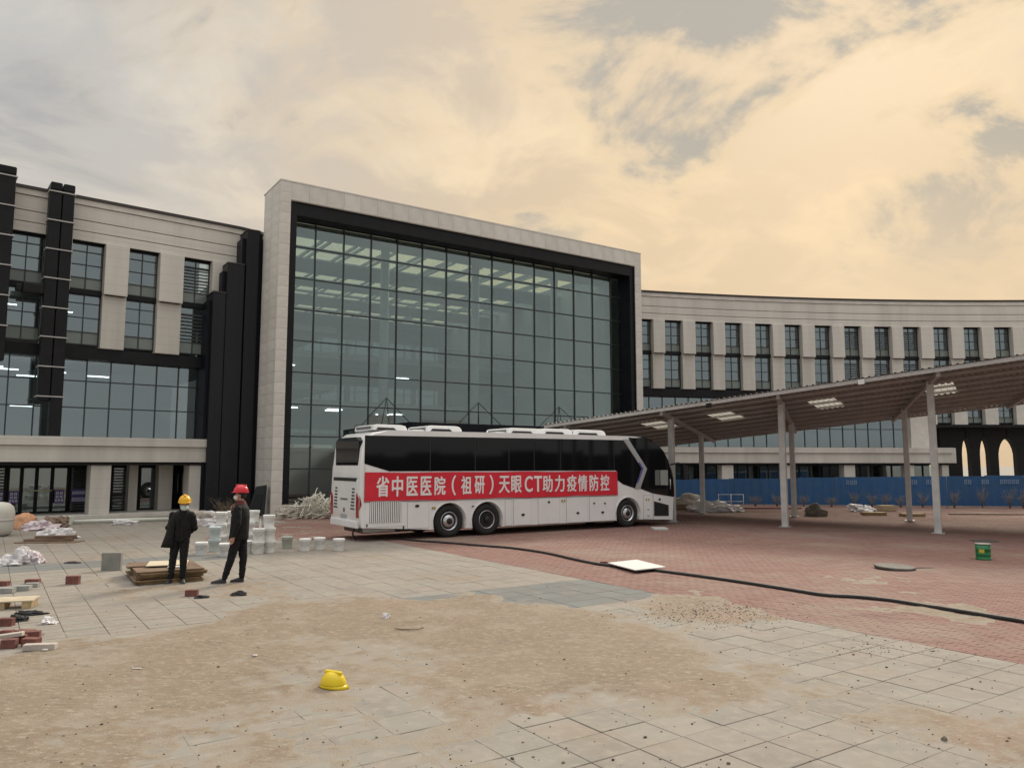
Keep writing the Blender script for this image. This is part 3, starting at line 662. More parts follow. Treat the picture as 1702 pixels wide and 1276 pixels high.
pf = MB().box(0, SS, -0.0, 0.05, 0.004, ph - 0.004).data('stone_panel', [M['stone']])
psd = MB().box(0, 0.05, 0.054, 1.32, 0.004, ph - 0.004).data('stone_panel', [M['stone']])
for k in range(31):
    put('stone_panel', pf, hall, (0, 0, k * ph)); put('stone_panel', pf, hall, (HW - SS, 0, k * ph))
    for j in range(2): put('stone_panel', psd, hall, (0, j * 1.272, k * ph))
nt_ = 25; wt = (HW - 2 * SS) / nt_
pt = MB().box(0.004, wt - 0.004, 0, 0.05, HT - ST, HT - 0.004).data('stone_panel', [M['stone']])
for k in range(nt_): put('stone_panel', pt, hall, (SS + k * wt, 0, 0))
hp('stone_soffit', M['stone'], SS + .002, HW - SS - .002, 0.055, 0.3, HT - ST - 0.03, HT - ST + 0.008)
hp('portal_cap', M['stone'], -0.02, HW + 0.02, -0.02, 2.7, HT - 0.002, HT + 0.06)
# black inner frame and deep reveals
bm_ = M['blackmetal']
hp('inner_frame', bm_, SS + .002, ix0, 0.12, 0.3, 0, HT - ST - .031); hp('inner_frame', bm_, ix1, HW - SS - .002, 0.12, 0.3, 0, HT - ST - .031)
hp('inner_frame', bm_, ix0 + .002, ix1 - .002, 0.12, 0.3, iz, HT - ST - .031)
hp('reveal', M['navy'], SS + .003, ix0 - 0.01, 0.302, GY + .2, 0, iz); hp('reveal', M['navy'], ix1 + 0.01, HW - SS - .003, 0.302, GY + .2, 0, iz)
hp('reveal', M['navy'], SS + .003, HW - SS - .003, 0.302, GY + .2, iz + 0.01, HT - ST - .04)
hp('frame_trim', bm_, ix0 - .02, ix1 + .02, 0.06, 0.118, HT - ST - .07, HT - ST - .032); hp('frame_trim', bm_, HW - SS - .06, HW - SS - .003, 0.06, 0.118, 0, HT - ST - .08)
# curtain wall
g0 = HC + hn * GY
ms = [along(g0, hd, u, 13.4) for u in (524.5, 571.8, 617.3, 660.5, 701.8, 742.3, 780.5, 817.5, 853.2, 887.7, 921.8, 953.2, 985, 1014)]
mp_ = (ms[-1] - ms[0]) / 13; ms = [ms[0] + mp_ * k for k in range(14)]
xe = [ix0] + ms + [ix1]
yl = (g0 + hd * along(g0, hd, 489, 12)).y
ze = sorted([zat(yl, v) for v in (409.3, 461, 512.7, 565)]); dz_ = (ze[-1] - ze[0]) / 3
while ze[0] - dz_ > 0.3: ze.insert(0, ze[0] - dz_)
ze = [0.02] + ze + [iz]
for x in ms: hp('mullion', M['frame'], x - .028, x + .028, GY - .06, GY + .14, 0, iz)
for z in ze[1:-1]: hp('transom', M['frame'], ix0, ix1, GY - .045, GY + .12, z - .028, z + .028)
def pane_at(i, j):
    w2, h2 = (xe[i + 1] - xe[i]) / 2 - .029, (ze[j + 1] - ze[j]) / 2 - .029
    o = MB().box(-w2, w2, -.006, .006, -h2, h2).build('pane', M['curtain'], hall, ((xe[i] + xe[i + 1]) / 2, GY, (ze[j] + ze[j + 1]) / 2))
    o.rotation_euler = (random.gauss(0, .005), 0, random.gauss(0, .005))          # panes never sit perfectly flat
for i in range(len(xe) - 1):
    for j in range(len(ze) - 1): pane_at(i, j)
# interior: floor, walls, galleries, skylit roof
HD = 27.0
hp('floor', M['inner'], ix0, ix1, GY + .2, HD, -0.02, 0.02)
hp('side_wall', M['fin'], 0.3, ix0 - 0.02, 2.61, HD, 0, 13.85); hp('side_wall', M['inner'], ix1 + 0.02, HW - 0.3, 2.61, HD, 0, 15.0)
hp('back_wall', M['inner'], 0.3, HW - 0.3, HD, HD + .3, 0, 15.0)
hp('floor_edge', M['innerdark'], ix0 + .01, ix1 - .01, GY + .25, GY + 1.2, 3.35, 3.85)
for z in (3.5, 6.5, 9.6):
    hp('gallery', M['inner'], ix0 + .01, ix1 - .01, 13.0, HD - .01, z - .3, z); hp('gallery', M['inner'], ix0 + .01, ix0 + 3.4, GY + 2.4, 12.99, z - .3, z)
    hp('balustrade', M['glass'], ix0 + 3.5, ix1 - .02, 12.9, 12.92, z, z + 1.05)
ops_y = [(GY + .2, 3.3, 0), (3.3, 5.1, 1), (5.1, 5.5, 0), (5.5, 7.3, 1), (7.3, 10.6, 0), (10.6, 12.0, 1), (12.0, 14.2, 0), (14.2, 15.5, 1), (15.5, 16.0, 0), (16.0, 16.8, 1), (16.8, 20.2, 0), (20.2, 21.3, 1), (21.3, 22.0, 0), (22.0, 23.0, 1), (23.0, HD, 0)]
zr_ = iz - 0.1
for y0, y1, o in ops_y:
    if not o: hp('roof_slab', M['inner'], ix0 - .01, ix1 + .01, y0, y1, zr_, zr_ + .10)
    else: hp('skylight', M['skyglass'], ix0 - .01, ix1 + .01, y0 + .002, y1 - .002, zr_ + .11, zr_ + .13)
x = ix0 + 0.5; k = 0
while x < ix1 - .2:
    hp('rafter', M['inner'], x, x + 0.13, 3.31, 7.29, zr_ - 0.06, zr_ + 0.09); 
    for y0, y1 in ((10.61, 11.99), (14.21, 15.49), (16.01, 16.79), (20.21, 21.29), (22.01, 22.99)): hp('rafter', M['inner'], x, x + 0.16, y0, y1, zr_ - 0.02, zr_ + .09)
    x += 0.42 if k % 2 == 0 else 1.5; k += 1
for u in (640, 790, 921):
    s_ = along(HC + hn * 3.0, hd, u, 13.0)
    MB().lathe([(0.24, 0.02), (0.24, zr_)], 16, (s_, 3.0, 0)).build('column', M['inner'], hall)
for k in range(16):
    r = random.Random(k); xx = r.uniform(ix0 + .6, ix1 - 6); yy = r.uniform(8.0, 21); zz = r.choice((9.2, 9.2, 6.1, 6.1, 3.1))
    if yy < 13: xx = r.uniform(ix0 + .4, ix0 + 2.4)
    MB().tube([(xx, yy, zz), (xx + 1.1, yy, zz)], 0.035, 6).build('tube_light', M['tube'], hall)
# entrance canopy hung on rods from the facade
cx0 = along(HC + hn * -3.2, hd, 684, 4.3); cx1 = cx0 + 13.5
hp('canopy', M['navy'], cx0, cx1, -3.2, GY - .07, 3.72, 4.3, bevel=0.03)
for u in (642, 795, 929):
    s_ = along(g0, hd, u, 5.7)
    for sg in (-1, 1): MB().tube([(s_, GY - .03, 5.75), (s_ + sg * 0.85, -0.3, 4.3)], 0.02, 6).build('tie_rod', M['blackmetal'], hall)
for k in range(4): 
    MB().box(cx0 + 1 + k * 3.7, cx0 + 1.3 + k * 3.7, -2.6, -2.3, 0, 3.72).build('canopy_post', M['blackmetal'], hall)
# dark stepped cladding towers between left wing and portal
for u0, u1, vt, Y, lab in ((412, 436, 382, 37.3, 'tallest black cladding tower, right against the stone portal'), (379, 413, 437, 36.9, 'middle black cladding tower of the three beside the portal'), (355, 380, 485, 36.6, 'lowest black cladding tower, next to the left wing')):
    zt = zat(Y, vt); x0 = (u0 - CX) / FOC * (Y * cP + (zt - CAMH) * sP); x1 = (u1 - CX) / FOC * (Y * cP + (zt - CAMH) * sP)
    w = (x1 - x0) / math.cos(HA) * 0.94
    t = thing('cladding_tower', lab, 'tower', (x0, Y, 0), HA, 'black cladding towers beside the portal')
    MB().hexa([(0, 0, 0), (w * .72, 0, 0), (w * .72, 2.4, 0), (0, 2.4, 0), (0, 0, zt), (w * .72, 0, zt), (w * .72, 2.4, zt), (0, 2.4, zt)]).build('front_panel', M['fin'], t, bevel=0.02)
    MB().box(w * .72 + .012, w, 0.25, 2.38, 0, zt - .05).build('recessed_panel', M['navy'], t)
    MB().box(-0.16, -0.012, 0.35, 2.3, 0, zt - .35).build('side_panel', M['navy'], t)
    MB().box(-0.02, w * .72 + .02, -0.02, 2.42, zt + .001, zt + .06).build('cap', M['coping'], t)
# ------------------------------------------------------------------ touring coach
W1, W3 = G(747, 893), G(1043, 876); bd = Vector((W3.x - W1.x, W3.y - W1.y)).normalized(); bn = Vector((-bd.y, bd.x)); BA = math.atan2(bd.y, bd.x)
BO = Vector((W1.x, W1.y)) - bd * 3.05; BWID = 2.45
def bx(u, y=0.0, z=2.3): return along(BO + bn * y, bd, u, z)
def bz(x, v, y=0.0): q = BO + bd * x + bn * y; return zat(q.y, v)
M['buspaint'] = mat('coach_white', (0.85, 0.855, 0.87), 0.25, vscale=1.4, coat=0.5, col2=(0.79, 0.79, 0.785))
M['busglass'] = mat('coach_glass', (0.006, 0.0065, 0.008), 0.05, spec=0.33)
M['busblack'] = mat('coach_black', (0.015, 0.015, 0.017), 0.35)
M['silver'] = mat('silver', (0.55, 0.56, 0.58), 0.3, metal=0.6)
M['rubber'] = mat('rubber', (0.018, 0.018, 0.019), 0.85, var=0.3, vscale=8)
M['alloy'] = mat('alloy', (0.62, 0.62, 0.64), 0.28, metal=0.85, var=0.2, vscale=9)
M['seam'] = mat('seam', (0.16, 0.16, 0.17), 0.7)
M['bluetrim'] = mat('blue_trim', (0.06, 0.06, 0.40), 0.35)
M['red'] = mat('banner_red', (0.66, 0.018, 0.04), 0.6, var=0.1, vscale=2)
M['lamp_red'] = mat('lamp_red', (0.30, 0.01, 0.015), 0.15)
M['yellowport'] = mat('port_yellow', (0.35, 0.28, 0.06), 0.4)
bus = thing('coach', 'long white touring coach with black window band parked before the hall', 'coach', (BO.x, BO.y, 0), BA)
def arc(cx, cz, r, a0, a1, n): return [(cx + r * math.cos(a0 + (a1 - a0) * k / n), cz + r * math.sin(a0 + (a1 - a0) * k / n)) for k in range(n + 1)]
wx = [3.05, 4.45, 10.53]; AR, AZ = 0.60, 0.50
zb = 0.27; th = math.asin((AZ - zb) / AR)
poly = [(0.10, 0.42), (1.2, 0.36)]
for c in wx:
    poly += arc(c, AZ, AR, math.pi + th, -th, 14)
poly += [(12.78, 0.2), (12.86, 0.6), (12.87, 1.2), (12.8, 2.1), (12.65, 2.46), (12.35, 2.80), (12.0, 3.09), (11.75, 3.24), (11.4, 3.32), (10.8, 3.36), (6, 3.37), (0.9, 3.35), (0.45, 3.28), (0.2, 3.12), (0.08, 2.8), (0.03, 2.2), (0.0, 1.3), (0.0, 0.6)]
def bevelled_prism(poly, y0, y1, off, seg, test):
    bm = bmesh.new(); n = len(poly)
    a = [bm.verts.new((x, y0, z)) for x, z in poly]; b = [bm.verts.new((x, y1, z)) for x, z in poly]
    bm.faces.new(a); bm.faces.new(list(reversed(b)))
    for k in range(n): bm.faces.new((a[(k + 1) % n], a[k], b[k], b[(k + 1) % n]))
    es = [e for e in bm.edges if abs(e.verts[0].co.y - e.verts[1].co.y) < 1e-6 and test(e.verts[0].co) and test(e.verts[1].co)]
    bmesh.ops.bevel(bm, geom=es, offset=off, segments=seg, affect='EDGES', profile=0.5, clamp_overlap=True)
    bmesh.ops.recalc_face_normals(bm, faces=bm.faces)
    for f in bm.faces: f.smooth = len(f.verts) == 4 and f.calc_area() < 3
    return bm
bm = bevelled_prism(poly, 0, BWID, 0.11, 4, lambda c: c.z > 0.55 and (c.x < 0.95 or c.z > 3.0 or c.x > 12.3))
me = bpy.data.meshes.new('body'); bm.to_mesh(me); bm.free(); me.materials.append(M['buspaint']); put('body', me, bus)
def side(nm, m, pl, th_=0.006, parent=None, y=0.0): return MB().prism(pl, y - th_, y + 0.0).build(nm, m, parent or bus)
win = [(0.14, 3.18), (0.14, 2.33), (0.95, 2.10), (9.98, 2.09), (10.05, 1.72), (10.3, 1.58), (10.87, 1.42), (11.23, 2.15), (10.34, 3.21)]
side('window_band', M['busglass'], win, 0.010)
for u in (714, 789, 845, 887, 931, 1020): x = bx(u); side('window_seam', M['busblack'], [(x, 2.12), (x + .03, 2.12), (x + .03, 3.16), (x, 3.16)], 0.013)
side('opening_window', M['busglass'], [(bx(789) + .05, 2.75), (bx(845) - .03, 2.75), (bx(845) - .03, 3.1), (bx(789) + .05, 3.1)], 0.02)
side('opening_window', M['busglass'], [(bx(887) + .05, 2.75), (bx(931) - .03, 2.75), (bx(931) - .03, 3.1), (bx(887) + .05, 3.1)], 0.02)
# silver chevron with blue inner edge
side('chevron', M['silver'], [(10.34, 3.24), (11.23, 2.15), (10.87, 1.40), (11.13, 1.40), (11.49, 2.15), (10.60, 3.24)], 0.022)
side('chevron_trim', M['bluetrim'], [(11.06, 2.36), (11.235, 2.15), (10.98, 1.62), (11.03, 1.62), (11.30, 2.15), (11.10, 2.40)], 0.026)
# black nose: side glass and windscreen wrapped round the front
nose = [(11.14, 1.41), (11.75, 1.22), (12.80, 1.07), (12.885, 1.07), (12.89, 1.2), (12.82, 2.1), (12.67, 2.47), (12.37, 2.815), (12.01, 3.11), (11.76, 3.26), (11.4, 3.338), (10.62, 3.378), (10.62, 3.2), (11.50, 2.15)]
bm = bevelled_prism(nose, -0.012, BWID + 0.012, 0.10, 3, lambda c: c.x > 11.7 and c.z > 1.3 or c.z > 3.3)
me = bpy.data.meshes.new('windscreen'); bm.to_mesh(me); bm.free(); me.materials.append(M['busglass']); put('windscreen', me, bus)
x0, x1 = bx(1088), bx(1109)
side('door_window', mat('door_glass', (0.16, 0.18, 0.17), 0.1), [(x0, bz(x0, 806)), (x0 + .23, bz(x0, 806)), (x0 + .23, bz(x0, 781)), (x0, bz(x0, 781))], 0.025)
side('door_window', mat('door_glass_pale', (0.34, 0.36, 0.34), 0.12), [(x0 + .27, bz(x0, 806)), (x1, bz(x1, 806)), (x1, bz(x1, 781)), (x0 + .27, bz(x0, 781))], 0.025)
xh = bx(1112); MB().tube([(xh, -.05, 1.35), (xh, -.05, 1.75)], 0.02, 6).build('door_handle', M['silver'], bus)
# lower side: hatches, louvre, vents, wheel-arch rims
zt = 1.17
for u0, u1 in ((677, 713), (780, 851), (853, 883), (894, 930), (941, 977), (979, 1024), (1069, 1083)):
    x0, x1 = bx(u0, 0, .8), bx(u1, 0, .8)
    if u0 == 780: x0 = 5.13
    if u0 == 677: x1 = min(x1, 2.43)
    if u0 == 979: x1 = min(x1, 9.9)
    o = MB().box(x0 + .012, x1 - .012, -0.012, -0.001, 0.34 if u0 < 700 else 0.285, zt - .02).build('hatch', M['buspaint'], bus, bevel=0.004)
    MB().box(x0 + .004, x1 - .004, -0.003, 0.0, 0.335 if u0 < 700 else 0.281, zt - .012).build('hatch_seam', M['seam'], o)
x0, x1 = bx(606.5, 0, .8), bx(675, 0, .8); MB().box(x0 + .012, x1 - .012, -.012, -.001, .43, zt).build('engine_hatch', M['buspaint'], bus, bevel=0.004)
x0, x1 = bx(614, 0, .8), bx(667, 0, .8); z0, z1 = bz(x0, 869), bz(x0, 834); eng = MB().box(x0, x1, -.016, -.0125, z0, z1).build('engine_grille', M['busblack'], bus)
for k in range(17):
    x = x0 + (x1 - x0) * (k + .5) / 17; w = (x1 - x0) / 17 * .30; MB().box(x - w, x + w, -.03, -.017, z0, z1).build('slat', M['buspaint'], eng)
for u, v, w, h in ((693, 840.5, .075, .045), (869, 855, .07, .045), (912, 834, .045, .04), (960, 852, .065, .04), (1001, 851, .065, .04), (987, 836, .04, .03), (1005, 836, .04, .03), (610, 873, .02, .05), (671, 876, .02, .05), (1096, 829.5, .05, .045), (786, 841, .05, .02)):
    x = bx(u, 0, 1.0); z = bz(x, v); o = MB().lathe([(1, 0), (1, .012), (.8, .02)], 14, (0, 0, 0), 'y').build('latch', M['busblack'], bus, (x, -.0125, z)); o.scale = (w, 1, h)
for u, v in ((719, 844), (722.5, 844), (934, 832), (938, 832), (1074, 830), (1078, 830)):
    x = bx(u, 0, 1.0); MB().box(x - .03, x + .03, -.02, -.0122, bz(x, v) - .035, bz(x, v) + .035).build('port', M['yellowport'], bus)
for v in (846.5, 857): x = bx(1077, 0, .8); MB().box(x - .05, x + .05, -.02, -.0122, bz(x, v) - .012, bz(x, v) + .012).build('vent', M['busblack'], bus)
x0, x1 = bx(1087, 0, .7), bx(1111, 0, .7); side('side_vent', M['busblack'], [(x0, bz(x0, 857)), (x1, bz(x1, 857)), (x1, bz(x1, 839)), (x0, bz(x0, 832.5))], 0.012)
MB().box(x0 - .05, x0 - .035, -.004, 0, 0.25, 1.2).build('panel_seam', M['seam'], bus)
for c in wx:
    ring = arc(c, AZ, AR + .035, math.pi + .25, -.25, 20) + arc(c, AZ, AR - .005, -.25, math.pi + .25, 20)
    MB().prism(ring, -.02, 0.002).build('wheel_arch', M['buspaint'], bus)
# underframe so that daylight does not pass through the arches
MB().box(0.3, 12.6, 0.45, BWID - .45, 0.22, 1.15).build('underframe', M['busblack'], bus)
MB().box(2.3, 5.2, 0.4, BWID - .4, 0.23, 1.25).build('axle_housing', M['busblack'], bus); MB().box(9.8, 11.2, .4, BWID - .4, .24, 1.25).build('axle_housing', M['busblack'], bus)
MB().box(0.14, 10.04, -.004, 0, 1.172, 1.186).build('panel_seam', M['seam'], bus)
for u in (606, 655, 700, 716.5, 1026): x = bx(u, 0, 2.0); MB().box(x, x + .01, -.004, 0, 1.19, 2.3 if u < 650 else 2.08).build('panel_seam', M['seam'], bus)
# wheels
def lat(prof, n=28, c=(0, 0, 0)):
    m = MB(); m.loft([[(c[0] + r * math.cos(2 * math.pi * k / n), c[1] + h, c[2] + r * math.sin(2 * math.pi * k / n)) for k in range(n)] for r, h in prof]); return m
def wheel(x, y, far, style):
    r = 0.515; o = thing('wheel', None, None, (x, y, r), math.pi if far else 0.0); o.parent = bus
    lat([(.29, .02), (.30, -.01), (.40, -.035), (.47, -.025), (.505, .01), (.515, .05), (.515, .22), (.49, .29), (.29, .30)], 36).build('tyre', M['rubber'], o)
    deep = style == 1
    lat([(.298, .05), (.298, -.02), (.285, -.03), (.27, .0), (.255, .14), (.15, .155), (.13, .09), (.10, .06)] if deep else [(.298, .05), (.298, -.02), (.285, -.03), (.27, .005), (.24, .04), (.20, .025), (.15, -.015), (.10, -.035)], 32).build('rim', M['alloy'], o)
    lat([(.10, .05), (.098, -.06), (.08, -.075), (.03, -.08)], 18).build('hub', M['busblack'], o)
    for k in range(10):
        a = k * math.pi / 5; rr = .20 if deep else .215; yy = .14 if deep else .012
        lat([(.027, yy + .03), (.027, yy - .002)], 8, (rr * math.cos(a), 0, rr * math.sin(a))).build('rim_hole', M['busblack'], o)
for k, x in enumerate(wx):
    wheel(x, 0.05, False, k); wheel(x, BWID - 0.05, True, k)
# roof units
for u0, u1, vt, style in ((620, 677, 704, 0), (711, 768, 706, 0), (846, 900, 710, 0), (902, 952, 711, 1), (957, 1007, 713, 0)):
    y0, y1 = 0.42, 2.0; x0, x1 = bx(u0, y0, 3.4), bx(u1, y0, 3.4); h = (bz((x0 + x1) / 2, vt, y0) - 3.372) * .88; L_ = x1 - x0
    pr = [(x0, 3.37), (x0 + .03, 3.37 + h * .8), (x0 + .12, 3.37 + h), (x1 - .22, 3.37 + h * .98), (x1 - .08, 3.37 + h * .82), (x1, 3.37 + h * .35), (x1, 3.37)]
    u_ = MB().prism(pr, y0, y1).build('roof_unit', M['buspaint'], bus, bevel=0.03, seg=3)
    MB().prism([(x0 + .1, 3.38), (x1 - .38, 3.38), (x1 - .46, 3.37 + h * .42), (x0 + .16, 3.37 + h * .45)], y0 - .014, y0 + .002).build('grille', M['busblack'], u_)
    MB().box(x0 - .012, x0 + .01, y0 + .2, y1 - .2, 3.42, 3.37 + h * .7).build('fan_grille', M['seam'], u_)
    if style == 0 and u0 > 650: MB().box(x0 - .42, x0 - .02, .6, 1.5, 3.36, 3.42).build('roof_hatch', M['buspaint'], bus, bevel=0.02)
# rear end
def rear(nm, m, pl, th_=0.012, parent=None, x=0.0):
    """pl of (y, z) on the tail plane"""
    o = MB().prism([(y, z) for y, z in pl], 0, th_).build(nm, m, parent or bus, (x, 0, 0), math.pi / 2); return o
def ry(u, z=2.0): return along(BO, bn, u, z)
rear('rear_window', M['busglass'], [(.25, 2.28), (2.15, 2.28), (2.2, 3.02), (1.95, 3.14), (.5, 3.14), (.2, 3.02)], 0.19, x=0.22)
o = rear('rear_hatch', M['buspaint'], [(.22, 1.02), (2.22, 1.02), (2.22, 1.86), (.22, 1.86)], 0.02, x=0.016)
rear('rear_strip', M['busblack'], [(.25, 1.80), (2.2, 1.80), (2.2, 1.90), (.25, 1.90)], 0.035, x=0.02)
for s in (0, 1):
    for k in range(7): yy = (.38 if s == 0 else 1.85) + (-.0 if s == 0 else 0); rear('rear_vent', M['busblack'], [(yy, .95 + k * .1), (yy + .3 - k * .02, .95 + k * .1), (yy + .3 - k * .02, .99 + k * .1), (yy, .99 + k * .1)], 0.03, x=0.012)
    y0, y1 = (.03, .2) if s == 0 else (2.25, 2.42)
    rear('tail_lamp', M['lamp_red'], [(y0, .72), (y1, .72), (y1 + .03 * (1 - s), 1.05), (y1, 1.45), (y0, 1.3)], 0.05, x=0.03)
rear('maker_badge', M['seam'], [(.95, 1.22), (1.55, 1.22), (1.55, 1.27), (.95, 1.27)], 0.03, x=0.012)
rear('number_plate', M['silver'], [(1.0, .66), (1.5, .66), (1.5, .78), (1.0, .78)], 0.03, x=0.012)
rear('rear_latch', M['busblack'], [(1.2, .85), (1.27, .85), (1.27, .97), (1.2, .97)], 0.03, x=0.012)
MB().box(-0.05, 0.06, 0.1, BWID - .1, 0.40, 0.62).build('rear_bumper', M['buspaint'], bus, bevel=0.03)
side('reflector', M['lamp_red'], [(0.005, .95), (.075, 1.12), (0.005, 1.38)], 0.02)
MB().tube([(0.25, 0.9, 0.40), (0.12, 0.8, 0.2), (0.2, 0.72, 0.02)], 0.025, 6).build('drain_hose', M['rubber'], bus)
MB().box(0.3, 1.3, 0.3, 0.9, 0.26, 0.42).build('stowage_box', M['steel'], bus)
# mirror ahead of the nose
MB().tube([(12.70, -0.02, 2.30), (13.0, -0.14, 2.36), (13.25, -0.2, 2.28)], 0.035, 8).build('mirror_arm', M['busblack'], bus)
MB().box(13.15, 13.32, -0.32, -0.08, 1.72, 2.30).build('mirror', M['busblack'], bus, bevel=0.03)
# banner tied along the coach side, with its lettering
bx0, bx1 = bx(606, -.02, 1.6), bx(1026, -.02, 1.6)
BLn = bx1 - bx0
def wav(x, z): return .7 * (.006 * math.sin(x * 2.1 + z * 1.2) + .004 * math.sin(x * 5.3 - z * 4.0 + 1) + .003 * math.sin(x * 11 + z * 7) + .004 * math.sin(z * 9 + x * .7))
bb = MB(); nx_, nz_ = 150, 12
def bpt(i, j):
    x = BLn * i / nx_; f = j / nz_; lo = -.435 + .010 * math.sin(x * 1.7) + .006 * math.sin(x * 4.1); hi = .43 + .009 * math.sin(x * 2.3 + 1) - .006 * abs(math.sin(x * 1.57)); z = lo + (hi - lo) * f
    return (x, wav(x, z), z)
for i in range(nx_):
    for j in range(nz_): bb.face([bpt(i, j), bpt(i + 1, j), bpt(i + 1, j + 1), bpt(i, j + 1)], smooth=True)
ban = tag(bb.build('banner', M['red'], None, (*(BO + bd * bx0 - bn * 0.036), 1.635), BA), 'long red cloth banner with white lettering tied along the coach side', 'banner')
weld(ban.data)
M['letter'] = mat('letter_white', (0.82, 0.80, 0.80), 0.6)
def glyph(ch, size, w, xo, bold=0.0):
    c = bpy.data.curves.new('glyph', 'FONT'); c.body = ch; c.size = 1.0; c.offset = bold; c.extrude = 0.0
    o = bpy.data.objects.new('glyph', c); COL.objects.link(o); dg = bpy.context.evaluated_depsgraph_get(); dg.update()
    me = bpy.data.meshes.new_from_object(o.evaluated_get(dg)); bpy.data.objects.remove(o); bpy.data.curves.remove(c)
    n = len(me.vertices)
    if n == 0: return me
    co = np.empty(n * 3); me.vertices.foreach_get('co', co); co = co.reshape(-1, 3)
    lo, hi = co.min(0), co.max(0); ce = (lo + hi) / 2
    s = size / max(hi[1] - lo[1], 1e-6); sx = w / max(hi[0] - lo[0], 1e-6)
    co = np.stack([(co[:, 0] - ce[0]) * sx, np.zeros(n), (co[:, 1] - ce[1]) * s], 1)
    faces = [tuple(p.vertices) for p in me.polygons]; vs_, fs_ = [], []          # heavier strokes: the outline laid several times, a little apart
    for k, (dx, dz) in enumerate(((0, 0), (.014, 0), (-.014, 0), (0, .011), (0, -.011), (.009, .008), (-.009, -.008))):
        o_ = len(vs_); vs_ += [(x + dx, wav(xo + x + dx, z + dz) - .006 - .0006 * k, z + dz) for x, y, z in co]; fs_ += [tuple(o_ + q for q in f) for f in faces]
    m2 = bpy.data.meshes.new('character'); m2.from_pydata(vs_, [], fs_); m2.materials.append(M['letter']); m2.update(); return m2
for ch, u, w, h in (('省', 636, .40, .60), ('中', 660.5, .35, .60), ('医', 685, .36, .57), ('医', 708, .36, .57), ('院', 731, .37, .57), ('（', 754, .13, .62), ('祖', 775, .37, .57), ('研', 797, .36, .56), ('）', 816.5, .13, .62), ('天', 838, .40, .55), ('眼', 858, .40, .56), ('C', 878.5, .31, .52), ('T', 894, .31, .52), ('助', 910, .40, .56), ('力', 930, .40, .56), ('疫', 950, .40, .56), ('情', 968, .40, .56), ('防', 987, .39, .56), ('控', 1005, .40, .56)):
    x = bx(u, -.03, 1.63) - bx0
    put('character', glyph(ch, h, w, x), ban, (x, 0, 0.005 + (u - 636) * 0.00003))
# ------------------------------------------------------------------ carport
PLN = (0.04759, -0.10435, 7.33567)
def pz(x, y): return PLN[0] * x + PLN[1] * y + PLN[2]
FL = Vector((1.38, 32.78)); cr = Vector((0.8366, -0.5476)); cn = Vector((0.5476, 0.8366)); CL, CD = 36.0, 11.5
def cpt(r, n, dz=0.0): q = FL + cr * r + cn * n; return (q.x, q.y, pz(q.x, q.y) + dz)
carport = thing('carport', 'open steel carport with sloping sheet roof on thin columns', 'carport', (FL.x, FL.y, 0))
def cbeam(nm, r0, r1, n0, n1, z0, z1, m):
    b = MB(); b.hexa([cpt(r0, n0, z0), cpt(r1, n0, z0), cpt(r1, n1, z0), cpt(r0, n1, z0), cpt(r0, n0, z1), cpt(r1, n0, z1), cpt(r1, n1, z1), cpt(r0, n1, z1)])
    b.v = [(x - FL.x, y - FL.y, z) for x, y, z in b.v]; return b.build(nm, m, carport)
def lucent(name, col, tr):
    m = bpy.data.materials.new(name); m.use_nodes = True; nt = m.node_tree; nt.nodes.clear(); N = nt.nodes.new; L = nt.links.new
    a = N('ShaderNodeBsdfTranslucent'); a.inputs[0].default_value = (*col, 1); b = N('ShaderNodeBsdfTransparent'); b.inputs[0].default_value = (*col, 1)
    x = N('ShaderNodeMixShader'); x.inputs[0].default_value = tr; L(a.outputs[0], x.inputs[1]); L(b.outputs[0], x.inputs[2]); o = N('ShaderNodeOutputMaterial'); L(x.outputs[0], o.inputs[0]); return m
M['lucent'] = lucent('translucent_sheet', (0.58, 0.57, 0.54), 0.3)
M['column'] = mat('column_paint', (0.58, 0.575, 0.56), 0.5, var=0.14, vscale=3)
cols_f = [0.7, 5.0, 9.4, 14.4, 18.6, 23.0, 27.5, 32.0]; cols_b = [-0.1, 4.1, 8.3, 12.9, 17.3, 21.7, 26.2, 30.7]
def col_at(r, n, w):
    q = FL + cr * r + cn * n; z = pz(q.x, q.y) - 0.12
    o = MB().box(-w / 2, w / 2, -w / 2, w / 2, 0, z).build('column', M['column'], carport, (q.x - FL.x, q.y - FL.y, 0), math.atan2(cr.y, cr.x), bevel=0.015)
    MB().box(-w * .9, w * .9, -w * .9, w * .9, -0.005, 0.022).build('base_plate', M['steel'], o)
for r in cols_f: col_at(r, 1.7, 0.22)
for r in cols_b: col_at(r, 7.8, 0.2)
for rf, rb in zip(cols_f, cols_b):                       # rafters run front to back over each column pair
    k = (rb - rf) / 6.1
    b = MB(); p = lambda n, s, dz: cpt(rf + k * (n - 1.7) + s, n, dz)
    b.hexa([p(0.15, -.06, -.26), p(0.15, .06, -.26), p(CD - .15, .06, -.2), p(CD - .15, -.06, -.2), p(0.15, -.06, -.085), p(0.15, .06, -.085), p(CD - .15, .06, -.085), p(CD - .15, -.06, -.085)])
    b.v = [(x - FL.x, y - FL.y, z) for x, y, z in b.v]; b.build('rafter', M['steel'], carport)
npur = 10; pn = [0.12 + k * (CD - 0.24) / (npur - 1) for k in range(npur)]
for n in pn: cbeam('purlin', 0, CL, n - .035, n + .035, -.083, 0.0, M['steel'])
cbeam('edge_beam', 0, CL, -.03, .01, -.14, -0.01, M['steel'])
